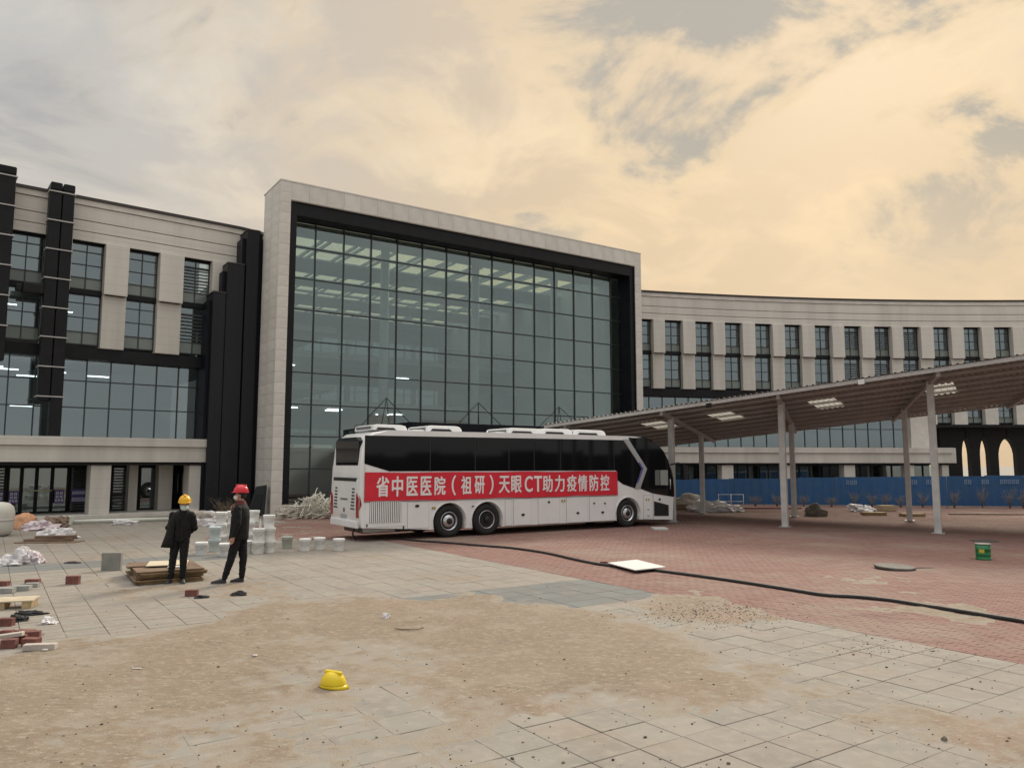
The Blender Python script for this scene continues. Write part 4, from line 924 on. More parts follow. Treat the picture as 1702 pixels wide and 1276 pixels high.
# corrugated sheets, one metre each, some with translucent lengths
def onplane(u, v):
    d = ray(u, v); t = (PLN[2] - CAMH) / (d[2] - PLN[0] * d[0] - PLN[1] * d[1]); q = Vector((d[0] * t, d[1] * t)) - FL
    return q.dot(cr), q.dot(cn)
lights_ = [onplane(u, v) for u, v in ((1084, 706), (1207, 690), (1372, 672), (1587, 645))]
lit = {}
for r, n in lights_: lit[int(r)] = n
def sheet(r0, n0, n1, m, nm='roof_sheet'):
    b = MB(); prof = []; w = 1.0
    for k in range(5):
        a = k * 0.2; prof += [(a, 0.004), (a + 0.10, 0.004), (a + 0.125, 0.04), (a + 0.175, 0.04)]
    prof.append((1.0 - 0.002, 0.004))
    i = len(b.v)
    for s, z in prof: b.v += [tuple(Vector(cpt(r0 + s, n0, z)) - Vector((FL.x, FL.y, 0))), tuple(Vector(cpt(r0 + s, n1, z)) - Vector((FL.x, FL.y, 0)))]
    for s, z in prof: b.v += [tuple(Vector(cpt(r0 + s, n0, z + .003)) - Vector((FL.x, FL.y, 0))), tuple(Vector(cpt(r0 + s, n1, z + .003)) - Vector((FL.x, FL.y, 0)))]
    L_ = len(prof)
    for k in range(L_ - 1):
        a = i + 2 * k; c = a + 2 * L_
        for f in ((a, a + 2, a + 3, a + 1), (c, c + 1, c + 3, c + 2), (a, c, c + 2, a + 2), (a + 1, a + 3, c + 3, c + 1)): b.f.append(f); b.m.append(0); b.sm.append(False)
    return b.build(nm, m, carport)
for k in range(int(CL)):
    if k in lit:
        n = lit[k]; a, c = max(0.3, n - 1.25), n + 1.25
        sheet(k, -0.06, a, M['sheet']); sheet(k, a + .003, c - .003, M['lucent'], 'translucent_sheet'); sheet(k, c, CD, M['sheet'])
    else: sheet(k, -0.06, CD, M['sheet'])
q = onplane(1444, 640); cbeam('floodlight', q[0] - .1, q[0] + .1, -.09, -.035, -.2, -.04, M['white'])
q = onplane(1194, 672); cbeam('floodlight', q[0] - .1, q[0] + .1, -.09, -.035, -.26, -.1, M['blackmetal'])
# ------------------------------------------------------------------ blue hoarding
F0, F1 = Vector((8.6, 45.2)), Vector((33.5, 41.2)); fd = (F1 - F0).normalized(); FLn = (F1 - F0).length; fa = math.atan2(fd.y, fd.x)
hoard = thing('hoarding', 'long blue sheet-metal construction hoarding in front of the right wing', 'fence', (F0.x, F0.y, 0), fa)
npan = 13; pwid = FLn / npan; prr = random.Random(5)
for k in range(npan):
    h = 1.42 + 0.42 * (k + .5) / npan + prr.uniform(-.02, .02); b = MB(); n = 16; pr = []
    for i in range(n + 1): pr.append((k * pwid + .01 + (pwid - .02) * i / n, 0.03 * (1 if i % 4 in (1, 2) else 0)))
    tilt = prr.uniform(-.03, .03)
    for i in range(n):
        (x0, y0), (x1, y1) = pr[i], pr[i + 1]
        b.hexa([(x0, y0, .05), (x1, y1, .05), (x1, y1 + .004, .05), (x0, y0 + .004, .05), (x0, y0 + tilt, h), (x1, y1 + tilt, h), (x1, y1 + .004 + tilt, h), (x0, y0 + .004 + tilt, h)])
    bm = bmesh.new(); me = b.data('sheet_panel', [M['blue']]); bm.from_mesh(me); bmesh.ops.remove_doubles(bm, verts=bm.verts, dist=1e-5); bm.to_mesh(me); bm.free()
    put('sheet_panel', me, hoard)
    MB().box(k * pwid - .03, k * pwid + .03, .06, .12, 0, h - .05).build('post', M['steel'], hoard)
    MB().box(k * pwid + .03, (k + 1) * pwid - .03, .062, .1, h - .16, h - .1).build('rail', M['steel'], hoard)
M['faded'] = mat('faded_print', (0.26, 0.36, 0.52), 0.7)
for u, n in ((1415, 3), (1518, 2), (1548, 3), (1608, 2), (1637, 2), (1664, 1), (1680, 4)):        # worn pale print, no longer readable
    t = along(F0, fd, u, 1.5)
    for c in range(n):
        x = t + (c - (n - 1) / 2) * .2; zz = 1.52 + (t / FLn) * .22 - .3
        b = MB()
        for s in (-1, 0, 1): b.box(x - .06, x + .06, -.02, -.012, zz + s * .09 - .012, zz + s * .09 + .012)
        for s in (-1, 1): b.box(x + s * .055 - .012, x + s * .055 + .012, -.024, -.013, zz - .13, zz + .13)
        b.build('printed_character', M['faded'], hoard)
# ------------------------------------------------------------------ dry weeds along the hoarding
M['twig'] = mat('dry_twig', (0.24, 0.185, 0.13), 0.9, var=0.25, vscale=6)
def shrub(p, h, n, spread, label, name='dry_weed', group='dry weeds along the hoarding', m='twig', seed=0):
    r = random.Random(seed); root = thing(name, label, 'weed', p, 0.0, group); st = MB()
    for k in range(n):
        a = r.uniform(0, 6.28); l = h * r.uniform(.6, 1.1); dx, dy = math.cos(a) * spread * r.uniform(.2, 1), math.sin(a) * spread * r.uniform(.2, 1) * .7
        p1 = Vector((dx * .35, dy * .35, l * .5)); p2 = Vector((dx, dy, l)); st.tube([(r.uniform(-.03, .03), r.uniform(-.03, .03), -0.03), p1, p2], [.009, .006, .003], 4)
        for _ in range(5):
            q = p1.lerp(p2, r.random()); b = r.uniform(0, 6.28); st.tube([q, q + Vector((math.cos(b) * .16, math.sin(b) * .16, r.uniform(.05, .2)))], [.004, .002], 3)
    st.build('stems', M[m], root); return root
wl = [(1255, .5), (1288, .6), (1335, .55), (1378, .5), (1420, .75), (1444, .7), (1470, .65), (1492, .6), (1533, .75), (1580, .9), (1632, 1.05), (1672, 1.0), (1700, .9)]
ordn = ['first', 'second', 'third', 'fourth', 'fifth', 'sixth', 'seventh', 'eighth', 'ninth', 'tenth', 'eleventh', 'twelfth', 'thirteenth']
for k, (u, h) in enumerate(wl):
    t = along(F0 + Vector((0, -.7)), fd, u, 0.5); q = F0 + fd * t + Vector((0, -.7 - .3 * (k % 2)))
    shrub((q.x, q.y, 0), h, 16, .5, f'dry brown weed clump at the blue hoarding, {ordn[k]} clump from the coach', seed=k)

# unseen wall added out of frame to darken the coach window reflections
bw = thing('added_reflection_wall', 'unseen dark wall added beyond the carport for the coach windows to mirror', 'wall', (46, 30, 0), R_(-76))
wm = mat('added_wall_dark', (0.05, 0.05, 0.048), 0.85, var=0.3, vscale=0.6)
for k in range(12):
    MB().box(k * 5 + .2, k * 5 + 4.8, -.1, .1, 0, 3.3 + .25 * (k % 3)).build('added_wall_panel', wm, bw); MB().box(k * 5 - .198, k * 5 + .198, -.2, .2, 0, 3.75).build('added_wall_post', wm, bw)
# ------------------------------------------------------------------ loose things on the ground
M['bucket'] = mat('bucket_white', (0.85, 0.86, 0.85), 0.4, var=0.08, vscale=5, island=0.08)
M['bucket_grey'] = mat('bucket_grey', (0.44, 0.47, 0.42), 0.45, var=0.12, vscale=5)
M['bucket_blue'] = mat('bucket_bluish', (0.56, 0.64, 0.67), 0.35, var=0.08, vscale=5)
M['wire'] = mat('wire', (0.35, 0.35, 0.35), 0.4, metal=0.6)
BH, BR = 0.325, 0.15
bk_body = MB().lathe([(BR * .84, 0.0), (BR * .86, .01), (BR * .97, BH * .80), (BR * 1.03, BH * .81), (BR * 1.03, BH * .85), (BR * .99, BH * .86), (BR, BH * .93)], 24)
bk_lid = MB().lathe([(BR * 1.05, BH * .90), (BR * 1.07, BH * .91), (BR * 1.07, BH * .985), (BR * 1.02, BH), (BR * .94, BH), (BR * .92, BH * .975)], 24)
bk_h = MB().tube([(BR * 1.04 * math.cos(a), BR * 1.04 * math.sin(a) - .01, BH * .82 - .13 * math.sin(a * 1.0 - math.pi) if False else BH * .82 - abs(math.sin(a)) * .12) for a in [math.pi + k * math.pi / 10 for k in range(11)]], .004, 5)
bd_ = {m: (bk_body.data('bucket_body', [M[m]]), bk_lid.data('bucket_lid', [M[m]])) for m in ('bucket', 'bucket_grey', 'bucket_blue')}
bhd = bk_h.data('bucket_handle', [M['wire']])
def bucket(x, y, z, label, m='bucket', lid=True, grp='paint buckets'):
    o = thing('paint_bucket', label, 'bucket', (x, y, z), random.uniform(-.5, .5), grp)
    put('bucket_body', bd_[m][0], o); put('bucket_handle', bhd, o)
    if lid: put('bucket_lid', bd_[m][1], o)
    return o
def bks(u, v, level, label, m='bucket', ddy=0.0):
    p = G(u, v); bucket(p.x, p.y + ddy, level * (BH + .002), label, m)
bks(356, 916, 0, 'bluish white bucket at the foot of the leftmost bucket column', 'bucket_blue'); bks(356, 916, 1, 'bluish white bucket on top of the leftmost bucket column', 'bucket_blue')
bks(374, 924, 0, 'white bucket on the ground in front of the stack, left of the red-helmet man')
bks(366, 909, 0, 'white bucket at the bottom of the three-high column left of the red-helmet man'); bks(366, 909, 1, 'white bucket in the middle of the three-high column left of the red-helmet man'); bks(366, 909, 2, 'white bucket on top of the three-high column left of the red-helmet man')
bks(385, 906, 0, 'white bucket low behind the red-helmet man, first column'); bks(385, 906, 1, 'white bucket halfway up behind the red-helmet man, first column'); bks(385, 906, 2, 'white bucket on top behind the red-helmet man, first column')
bks(409, 919, 0, 'white bucket on the ground right behind the red-helmet man')
bks(414, 905, 0, 'white bucket at the bottom of the column behind the red-helmet man'); bks(414, 905, 1, 'white bucket in the middle of the column behind the red-helmet man'); bks(419, 905, 2, 'white bucket on top of the column behind the red-helmet man', ddy=.1)
bks(429, 920, 0, 'white bucket at the bottom of the near two-high column right of the red-helmet man'); bks(429, 920, 1, 'white bucket on top of the near two-high column right of the red-helmet man')
bks(448, 918, 0, 'white bucket at the bottom of the rightmost bucket column'); bks(447, 918, 1, 'white bucket in the middle of the rightmost bucket column'); bks(445, 918, 2, 'white bucket on top of the rightmost bucket column', ddy=.03)
bks(334, 922, 0, 'single white bucket right of the yellow-helmet man'); bks(477, 911, 0, 'grey-green bucket standing first in the row of single buckets', 'bucket_grey')
bks(507, 915, 0, 'white bucket second in the row of single buckets'); bks(531, 913, 0, 'white bucket third in the row of single buckets'); bks(563, 915, 0, 'white bucket nearest the coach tail in the row of singles')
# clear bottle on the stack
p = G(435, 912); M['pet'] = mat('clear_plastic', (0.55, 0.57, 0.58), 0.15)
o = thing('plastic_bottle', 'clear plastic bottle standing on the near bucket column', 'bottle', (G(429, 920).x + .03, G(429, 920).y, 2 * BH + .006)); MB().lathe([(.033, 0), (.035, .01), (.035, .15), (.014, .19), (.014, .21)], 12).build('bottle_body', M['pet'], o); MB().lathe([(.016, .211), (.016, .23)], 10).build('bottle_cap', M['white'], o)
# plywood stack
M['ply'] = mat('film_plywood', (0.155, 0.095, 0.065), 0.5, var=0.3, vscale=2.5, col2=(0.23, 0.165, 0.115)); M['plyedge'] = mat('plywood_edge', (0.20, 0.13, 0.06), 0.8, var=0.4, vscale=9)
M['palewood'] = mat('pale_board', (0.58, 0.50, 0.37), 0.7, var=0.1, vscale=3); M['wood'] = mat('raw_wood', (0.40, 0.30, 0.17), 0.8, var=0.25, vscale=5, streak=False)
rr = random.Random(3); PA = R_(31); pc = Vector((-7.1, 16.12)); Lb, Wb = 1.22, 1.72; z = 0.012
for k in range(6):
    a = PA + rr.uniform(-.05, .05); t = (.034, .03, .036, .03, .03, .022)[k]
    lab = ['bottom sheet of the brown plywood stack', 'second sheet from the bottom of the brown plywood stack', 'third sheet from the bottom of the brown plywood stack', 'fourth sheet from the bottom of the brown plywood stack', 'fifth sheet from the bottom of the brown plywood stack', 'topmost large brown sheet of the plywood stack'][k]
    b = MB(); b.box(-Lb / 2, Lb / 2, -Wb / 2, Wb / 2, 0, t - .003, 1); b.box(-Lb / 2 + .001, Lb / 2 - .001, -Wb / 2 + .001, Wb / 2 - .001, t - .0025, t, 0)
    tag(b.build('plywood_sheet', [M['ply'], M['plyedge']], None, (pc.x + rr.uniform(-.05, .05), pc.y + rr.uniform(-.05, .05), z), a), lab, 'plywood', 'plywood sheets in the stack'); z += t + rr.uniform(.006, .012)
tag(MB().box(-.40, .40, -.36, .36, 0, .018).build('plywood_sheet', M['ply'], None, (pc.x - .42, pc.y + .1, z), R_(24)), 'small brown sheet lying on the left of the plywood stack', 'plywood', 'plywood sheets in the stack')
tag(MB().box(-.38, .38, -.42, .40, 0, .015).build('pale_board', M['palewood'], None, (pc.x - .02, pc.y + .12, z + .02), R_(20)), 'pale cream board lying on top of the plywood stack', 'board')
tag(MB().box(-.16, .16, -.16, .16, 0, .012).build('paper_sheet', M['white'], None, (pc.x + .32, pc.y - .22, z + .001), R_(12)), 'white sheet of paper on the plywood stack behind the legs', 'paper')
# concrete slab standing on edge, loose bricks, pallet
M['concrete'] = mat('concrete_block', (0.25, 0.25, 0.23), 0.9, var=0.15, vscale=6, bump=0.2); M['redbrick'] = mat('red_brick', (0.175, 0.072, 0.06), 0.92, var=0.3, vscale=12, bump=0.3, island=0.15); M['greybrick'] = mat('grey_brick', (0.30, 0.305, 0.29), 0.9, var=0.2, vscale=9, bump=0.3); M['palebrick'] = mat('pale_brick', (0.46, 0.41, 0.37), 0.9, var=0.15, vscale=9, bump=0.3)
p = G(183, 948); tag(MB().box(-.2, .2, -.06, .06, 0, .385).build('paving_slab', M['concrete'], None, (p.x, p.y + .06, 0), R_(8), bevel=.008), 'grey concrete slab standing on its edge left of the plywood', 'slab')
tag(MB().box(-.13, .13, -.015, .015, 0, .03).build('wood_offcut', M['wood'], None, (p.x + .36, p.y + .3, 0), R_(10)), 'short wooden stick lying behind the standing concrete slab', 'stick')
def brick(u, v, sx, sy, sz, rz, m, label, z=0.0, tilt=0.0):
    p = G(u, v, z); zz = z if z else sand_z(p.x, p.y) * .5
    o = MB().box(-sx / 2, sx / 2, -sy / 2, sy / 2, 0, sz).build('loose_brick', M[m], None, (p.x, p.y + sy / 2, zz), R_(rz), bevel=.006); o.rotation_euler = (0, R_(tilt), R_(rz))
    return tag(o, label, 'brick', 'loose bricks and blocks')
brick(118.5, 971, .24, .11, .16, 4, 'redbrick', 'dark red brick standing on edge alone near the left'); brick(316.5, 991, .21, .11, .11, 6, 'redbrick', 'red brick lying alone in front of the yellow-helmet man')
brick(51, 970, .25, .12, .085, 10, 'redbrick', 'red brick beside a white scrap near the grey blocks'); brick(2, 974, .2, .12, .09, 0, 'redbrick', 'red brick cut by the left edge of the picture')
brick(30, 982, .33, .16, .09, 12, 'greybrick', 'longer grey block of the pair on the left'); brick(6, 986, .26, .16, .09, 8, 'greybrick', 'shorter grey block at the left edge'); brick(50, 976, .22, .12, .08, 14, 'greybrick', 'grey block behind the longer grey block')
brick(6, 1041, .20, .11, .11, 5, 'redbrick', 'brown brick beside the pallet at the left edge'); brick(8, 1054, .16, .1, .05, 8, 'redbrick', 'thin brown brick behind the brick pile')
brick(38, 1055, .24, .11, .06, -8, 'redbrick', 'flat brown brick at the back of the brick pile'); brick(44, 1063, .26, .11, .10, 18, 'redbrick', 'reddest brick in the middle of the brick pile'); brick(24, 1070, .2, .12, .10, 20, 'redbrick', 'red brick left of the middle of the brick pile')
brick(10, 1078, .17, .12, .11, 12, 'redbrick', 'red brick in front at the left edge of the pile'); brick(47, 1075, .2, .12, .10, -6, 'redbrick', 'brown brick on the right of the brick pile'); brick(62, 1082, .37, .11, .075, 10, 'palebrick', 'pale long brick in front of the brick pile', tilt=0)
brick(14, 1060, .28, .11, .05, 16, 'palebrick', 'pale slab leaning over the brick pile', z=.10, tilt=-6)
pl = G(6, 1012); pal = thing('pallet', 'broken pale wooden pallet at the left edge', 'pallet', (pl.x, pl.y, 0), R_(18))
for k in range(3): MB().box(-.5 + k * .38, -.4 + k * .38 + .04, -.05, .35, 0, .11).build('pallet_block', M['wood'], pal)
for k in range(4): MB().box(-.62, .42, -.06 + k * .11, .03 + k * .11, .112 + .002 * k, .132 + .002 * k).build('pallet_board', M['palewood'], pal)
# yellow helmet on the sand
M['yellow'] = mat('helmet_yellow', (0.74, 0.55, 0.012), 0.33, var=0.05, vscale=8); M['helmet_yellow2'] = mat('helmet_amber', (0.78, 0.42, 0.01), 0.35); M['helmet_red'] = mat('helmet_red', (0.66, 0.03, 0.05), 0.3); M['strap'] = mat('strap', (0.05, 0.05, 0.05), 0.8)
def helmet_parts(root, m, sc=1.0, z0=0.0, off=(0, 0)):
    """front of the helmet looks along -y"""
    b = MB(); n = 28; rings = []
    for k in range(10):
        f = k / 9 * math.pi / 2; r = math.cos(f) ** .78 if k < 9 else 0.02; h = math.sin(f)
        ring = []
        for i in range(n):
            a = 2 * math.pi * i / n; x, y = math.cos(a), math.sin(a)
            rid = 1 + .035 * math.exp(-(x * r / .12) ** 2) * (1 if k > 3 else .2)
            ring.append((off[0] + .112 * sc * r * x, off[1] + .137 * sc * r * y, z0 + (.022 + .128 * h * rid) * sc))
        rings.append(ring)
    b.loft(rings); shell = b.build('helmet_shell', m, root)
    b = MB(); lo, hi, inn = [], [], []
    for i in range(n):
        a = 2 * math.pi * i / n; x, y = math.cos(a), math.sin(a); e = 1.07 + .26 * max(0, -y) ** 2.2; dz = -.02 * max(0, -y) ** 2
        hi.append((off[0] + .113 * sc * x, off[1] + .138 * sc * y, z0 + .03 * sc)); lo.append((off[0] + .113 * sc * x * min(e, 1.16), off[1] + .138 * sc * y * e, z0 + (.012 + dz * .5) * sc)); inn.append((off[0] + .106 * sc * x, off[1] + .13 * sc * y, z0 + .004 * sc))
    b.loft([hi, lo, inn], caps=False); b.build('helmet_brim', m, root)
    MB().box(off[0] - .022 * sc, off[0] + .022 * sc, off[1] - .1 * sc, off[1] + .1 * sc, z0 + .1 * sc, z0 + .158 * sc).build('helmet_ridge', m, root, bevel=.012 * sc, seg=3)
    return shell
p = G(550, 1146); hz = sand_z(p.x, p.y)
hm = thing('hard_hat', 'yellow hard hat lying on the sand in the foreground', 'helmet', (p.x, p.y + .1, hz - .002), R_(62)); helmet_parts(hm, M['yellow'], 1.05)
# cable across the paving, white board over it
M['cable'] = mat('cable', (0.022, 0.021, 0.022), 0.6, var=0.3, vscale=10)
cp_ = [G(u, v) for u, v in ((660, 895), (685, 899), (740, 903), (800, 908), (850, 912), (890, 917.5), (920, 923), (950, 930), (980, 936.5), (1005, 940.5), (1060, 946), (1107, 952), (1160, 959), (1230, 969), (1300, 980), (1370, 991), (1420, 994), (1480, 1000), (1560, 1013), (1640, 1026), (1702, 1036), (1790, 1054))]
pts = []
for i in range(len(cp_) - 1):
    p0, p1, p2, p3 = cp_[max(i - 1, 0)], cp_[i], cp_[i + 1], cp_[min(i + 2, len(cp_) - 1)]
    for s in range(6):
        t = s / 6; pts.append(0.5 * ((2 * p1) + (p2 - p0) * t + (2 * p0 - 5 * p1 + 4 * p2 - p3) * t * t + (3 * p1 - p0 - 3 * p2 + p3) * t ** 3) + Vector((0, 0, .03 + sand_z(p1.x, p1.y) * .6)))
tag(MB().tube(pts, .032, 10).build('power_cable', M['cable']), 'thick black power cable snaking from the coach across the red paving', 'cable')
M['whiteboard'] = mat('board_white', (0.58, 0.58, 0.565), 0.55, var=0.06, vscale=3)
w_ = [G(1010, 941), G(1056, 953.5), G(1107, 948), G(1058, 935.5)]
b = MB(); b.hexa([(*q[:2], .066) for q in w_] + [(*q[:2], .085) for q in w_]); tag(b.build('white_board', M['whiteboard']), 'white square board laid over the black cable', 'board')
brick(1004, 938, .16, .08, .07, 15, 'redbrick', 'small red brick beside the white board on the cable')
# manhole covers, green can, flat scraps
M['iron'] = mat('cast_iron', (0.085, 0.08, 0.072), 0.75, var=0.3, vscale=9, bump=0.3); M['green'] = mat('can_green', (0.01, 0.15, 0.045), 0.35, var=0.15, vscale=5); M['yellowlabel'] = mat('can_label', (0.50, 0.46, 0.05), 0.5)
p = G(1487, 945); o = MB().lathe([(.40, 0.0), (.42, .02), (.42, .055), (.40, .065)], 24).build('manhole_cover', M['iron'], None, (p.x, p.y, .004)); o.rotation_euler = (R_(2.5), R_(1), .3); tag(o, 'dark manhole cover lying loose on the red paving, nearer one', 'manhole cover')
tag(MB().box(-.2, .2, -.02, .02, 0, .012).build('steel_strip', M['iron'], None, (p.x + .72, p.y + .12, .004), .1), 'thin dark steel strip beside the nearer manhole cover', 'strip')
p = G(1637, 899); tag(MB().lathe([(.36, -.02), (.38, .012), (.34, .018)], 24).build('manhole_cover', M['iron'], None, (p.x, p.y, .004)), 'dark round manhole cover set in the red paving behind the green can', 'manhole cover')
p = G(1639, 930.5); can = thing('paint_can', 'green metal paint can with yellow label on the red paving', 'can', (p.x, p.y + .1, .003), .2)
MB().lathe([(.165, 0), (.17, .01), (.17, .03), (.163, .034), (.163, .12), (.168, .125), (.163, .13), (.163, .25), (.168, .255), (.163, .26), (.163, .37)], 26).build('can_body', M['green'], can); MB().lathe([(.170, .371), (.172, .38), (.170, .388), (.15, .388), (.148, .378)], 26).build('can_lid', M['steel'], can)
lb = MB(); n = 8; lb.loft([[(.1645 * math.cos(R_(195 + k * 6)), .1645 * math.sin(R_(195 + k * 6)), z) for k in range(n)] for z in (.17, .26)], caps=False); lb.f = [f for i, f in enumerate(lb.f) if i % n != n - 1]; lb.m = lb.m[:len(lb.f)]; lb.sm = lb.sm[:len(lb.f)]; lb.build('can_label', M['yellowlabel'], can)
M['cardboard'] = mat('cardboard', (0.42, 0.33, 0.21), 0.85, var=0.12, vscale=4)
def scrap(u, v, w, d, h, rz, m, label, cat, name, bevel=.004):
    p = G(u, v); return tag(MB().box(-w / 2, w / 2, -d / 2, d / 2, 0, h).build(name, M[m], None, (p.x, p.y, .004 + sand_z(p.x, p.y)), R_(rz), bevel=bevel), label, cat)
scrap(1096, 880, .5, .5, .07, 5, 'whiteboard', 'white foam sheet lying by the front of the coach', 'foam sheet', 'foam_sheet')
scrap(1452, 856, 1.0, .5, .14, -4, 'wood', 'left low wooden crate lid behind the carport columns', 'wood', 'wood_crate'); scrap(1516, 858, .95, .5, .13, 3, 'wood', 'right low wooden crate lid at the foot of the rear column', 'wood', 'wood_crate')
scrap(1640, 855, 3.3, .16, .05, -7, 'ply', 'long dark plank lying before the hoarding at the right edge', 'plank', 'plank'); scrap(1474, 849, .75, .5, .28, 5, 'cardboard', 'open cardboard box lying before the hoarding', 'box', 'cardboard_box')
scrap(1280, 845, 3.2, .3, .06, -2, 'redbrick', 'long reddish plank lying beside the hoarding behind the carport', 'plank', 'plank'); scrap(1140, 846, 2.2, .9, .28, 4, 'ply', 'dark timber bundle lying beyond the coach nose', 'timber', 'timber_bundle')
scrap(227, 1113, .12, .02, .006, -6, 'whiteboard', 'thin white sliver on the sand at the left', 'scrap', 'plastic_scrap'); scrap(424, 1092, .05, .04, .015, 0, 'whiteboard', 'tiny white scrap on the sand in the middle', 'scrap', 'plastic_scrap')
scrap(75, 1064 + 19, .06, .04, .02, 0, 'whiteboard', 'small white scrap beside the pale long brick', 'scrap', 'plastic_scrap')
from mathutils import noise as mnoise
def lump(u, v, sx, sy, sz, m, label, cat, name, seed=0, rough=.25, n=4, ddy=0):
    p = G(u, v); bm = bmesh.new(); bmesh.ops.create_icosphere(bm, subdivisions=n, radius=1.0); off = Vector((seed * 3.17, seed * 1.7, seed * .77)); film = rough > .35
    for vtx in bm.verts:
        c = vtx.co.copy(); q = c * 1.3 + off
        f = 1 + rough * 1.2 * mnoise.noise(q * 1.1) + rough * .8 * mnoise.noise(q * 2.4)
        if film: f += rough * (.55 * (.35 - abs(mnoise.noise(q * 3.1))) + .4 * (.3 - abs(mnoise.noise(q * 6.3))) + .22 * mnoise.noise(q * 12))
        else: f += rough * .3 * mnoise.noise(q * 6) + .03 * mnoise.noise(q * 14)
        vtx.co = Vector((c.x * f * sx, c.y * f * sy, max(-.2, c.z * f) * sz + .2 * sz))
    for f in bm.faces: f.smooth = not film
    me = bpy.data.meshes.new(name); bm.to_mesh(me); bm.free(); me.materials.append(M[m]); return tag(put(name, me, None, (p.x, p.y + sy * .6 + ddy, sand_z(p.x, p.y))), label, cat)
M['rock'] = mat('boulder', (0.17, 0.155, 0.125), 0.9, var=0.3, vscale=4, bump=0.5, bscale=12); M['bag'] = mat('plastic_bag', (0.66, 0.64, 0.65), 0.35, var=0.12, vscale=4); M['pinkbag'] = mat('pink_bag', (0.60, 0.52, 0.55), 0.35, var=0.1, vscale=5); M['orange'] = mat('orange_sack', (0.56, 0.30, 0.17), 0.75, var=0.2, vscale=7); M['cream'] = mat('cream_wrap', (0.60, 0.59, 0.54), 0.6, var=0.08, vscale=2); M['black'] = mat('black_rag', (0.03, 0.03, 0.032), 0.8); M['rubble'] = mat('rubble', (0.36, 0.32, 0.28), 0.9, var=0.3, vscale=5)
lump(1359, 858, .47, .4, .42, 'rock', 'rounded dark boulder under the far side of the carport', 'boulder', 'boulder', 4, .18)
lump(1571, 1231, .022, .02, .03, 'rock', 'brown stone lying on the sand at the lower right', 'stone', 'loose_stone', 8)
lump(1436, 850, .55, .35, .26, 'bag', 'white plastic bag on the ground behind the carport', 'bag', 'plastic_bag', 5, .5); lump(1180, 850, .9, .5, .36, 'bag', 'heap of white plastic bags beyond the coach nose', 'bag', 'plastic_bag', 6, .5); lump(1220, 850, .5, .4, .24, 'bag', 'smaller white bag right of the heap beyond the coach', 'bag', 'plastic_bag', 7, .5); lump(1160, 847, .9, .5, .6, 'rubble', 'grey wrapped load behind the white bags beyond the coach', 'load', 'wrapped_load', 9, .2, ddy=1.2)
lump(28, 938, .34, .22, .28, 'bag', 'white plastic bag of rubbish at the left', 'bag', 'plastic_bag', 11, .45); lump(52, 937, .2, .17, .2, 'pinkbag', 'pinkish plastic bag right of the white rubbish bag', 'bag', 'plastic_bag', 12, .45); lump(6, 940, .3, .2, .12, 'bag', 'flat white bag at the left edge of the picture', 'bag', 'plastic_bag', 13, .5)
lump(33, 879, .44, .36, .46, 'orange', 'orange woven sack beside the big white roll', 'sack', 'woven_sack', 14, .18); lump(58, 881, .55, .35, .22, 'pinkbag', 'pinkish rubbish heap right of the orange sack', 'rubbish', 'rubbish_heap', 15, .5); lump(76, 1037, .1, .08, .07, 'bag', 'small crumpled white bag near the pallet', 'bag', 'plastic_bag', 16, .5)
lump(641, 1029, .05, .05, .06, 'bag', 'crumpled white paper on the sand below the coach', 'paper', 'paper_ball', 17, .5); lump(50, 1022, .18, .08, .05, 'black', 'black rag lying right of the pallet', 'rag', 'black_rag', 18, .5); lump(24, 1033, .14, .09, .06, 'black', 'black rag lying in front of the pallet', 'rag', 'black_rag', 19, .5)
lump(332, 994, .12, .07, .035, 'black', 'small dark rag near the lone red brick', 'rag', 'black_rag', 20, .5); lump(396, 990, .13, .06, .05, 'black', 'dark glove lying right of the lone red brick', 'glove', 'work_glove', 21, .5); lump(118, 936, .16, .1, .03, 'black', 'dark scrap lying left of the standing slab', 'scrap', 'dark_scrap', 22, .4)
lump(338, 873, .8, .5, .42, 'rubble', 'rubble heap behind the yellow-helmet man', 'rubble', 'rubble_heap', 23, .5); lump(358, 873, .7, .5, .36, 'bag', 'pale plastic rubble heap behind the buckets', 'rubble', 'rubble_heap', 24, .5)
lump(90, 877, .45, .3, .3, 'ply', 'dark rubbish heap at the end of the white pipe', 'rubbish', 'rubbish_heap', 25, .4)
# big wrapped roll at the left edge
p = G(0, 893); roll = thing('wrapped_roll', 'big cream wrapped roll standing at the left edge', 'roll', (p.x - .58, p.y + .5, 0)); rb = MB(); rgs = []
for r_, z_ in ((.36, 0), (.48, .05), (.56, .2), (.59, .4), (.58, .6), (.59, .75), (.54, .93), (.42, 1.05), (.25, 1.09)):
    rgs.append([(r_ * math.cos(a) * (1 + .05 * mnoise.noise(Vector((math.cos(a) * 2.2, math.sin(a) * 2.2, z_ * 4)))), r_ * math.sin(a) * (1 + .05 * mnoise.noise(Vector((math.cos(a) * 2.2, math.sin(a) * 2.2, z_ * 4 + 9)))), z_ + .02 * mnoise.noise(Vector((a * 2, z_ * 5, 3)))) for a in [2 * math.pi * k / 40 for k in range(40)]])
rb.loft(rgs).build('roll_wrap', M['cream'], roll)
MB().lathe([(.575, .5), (.602, .505), (.602, .545), (.575, .55)], 30).build('strapping', M['pinkbag'], roll)
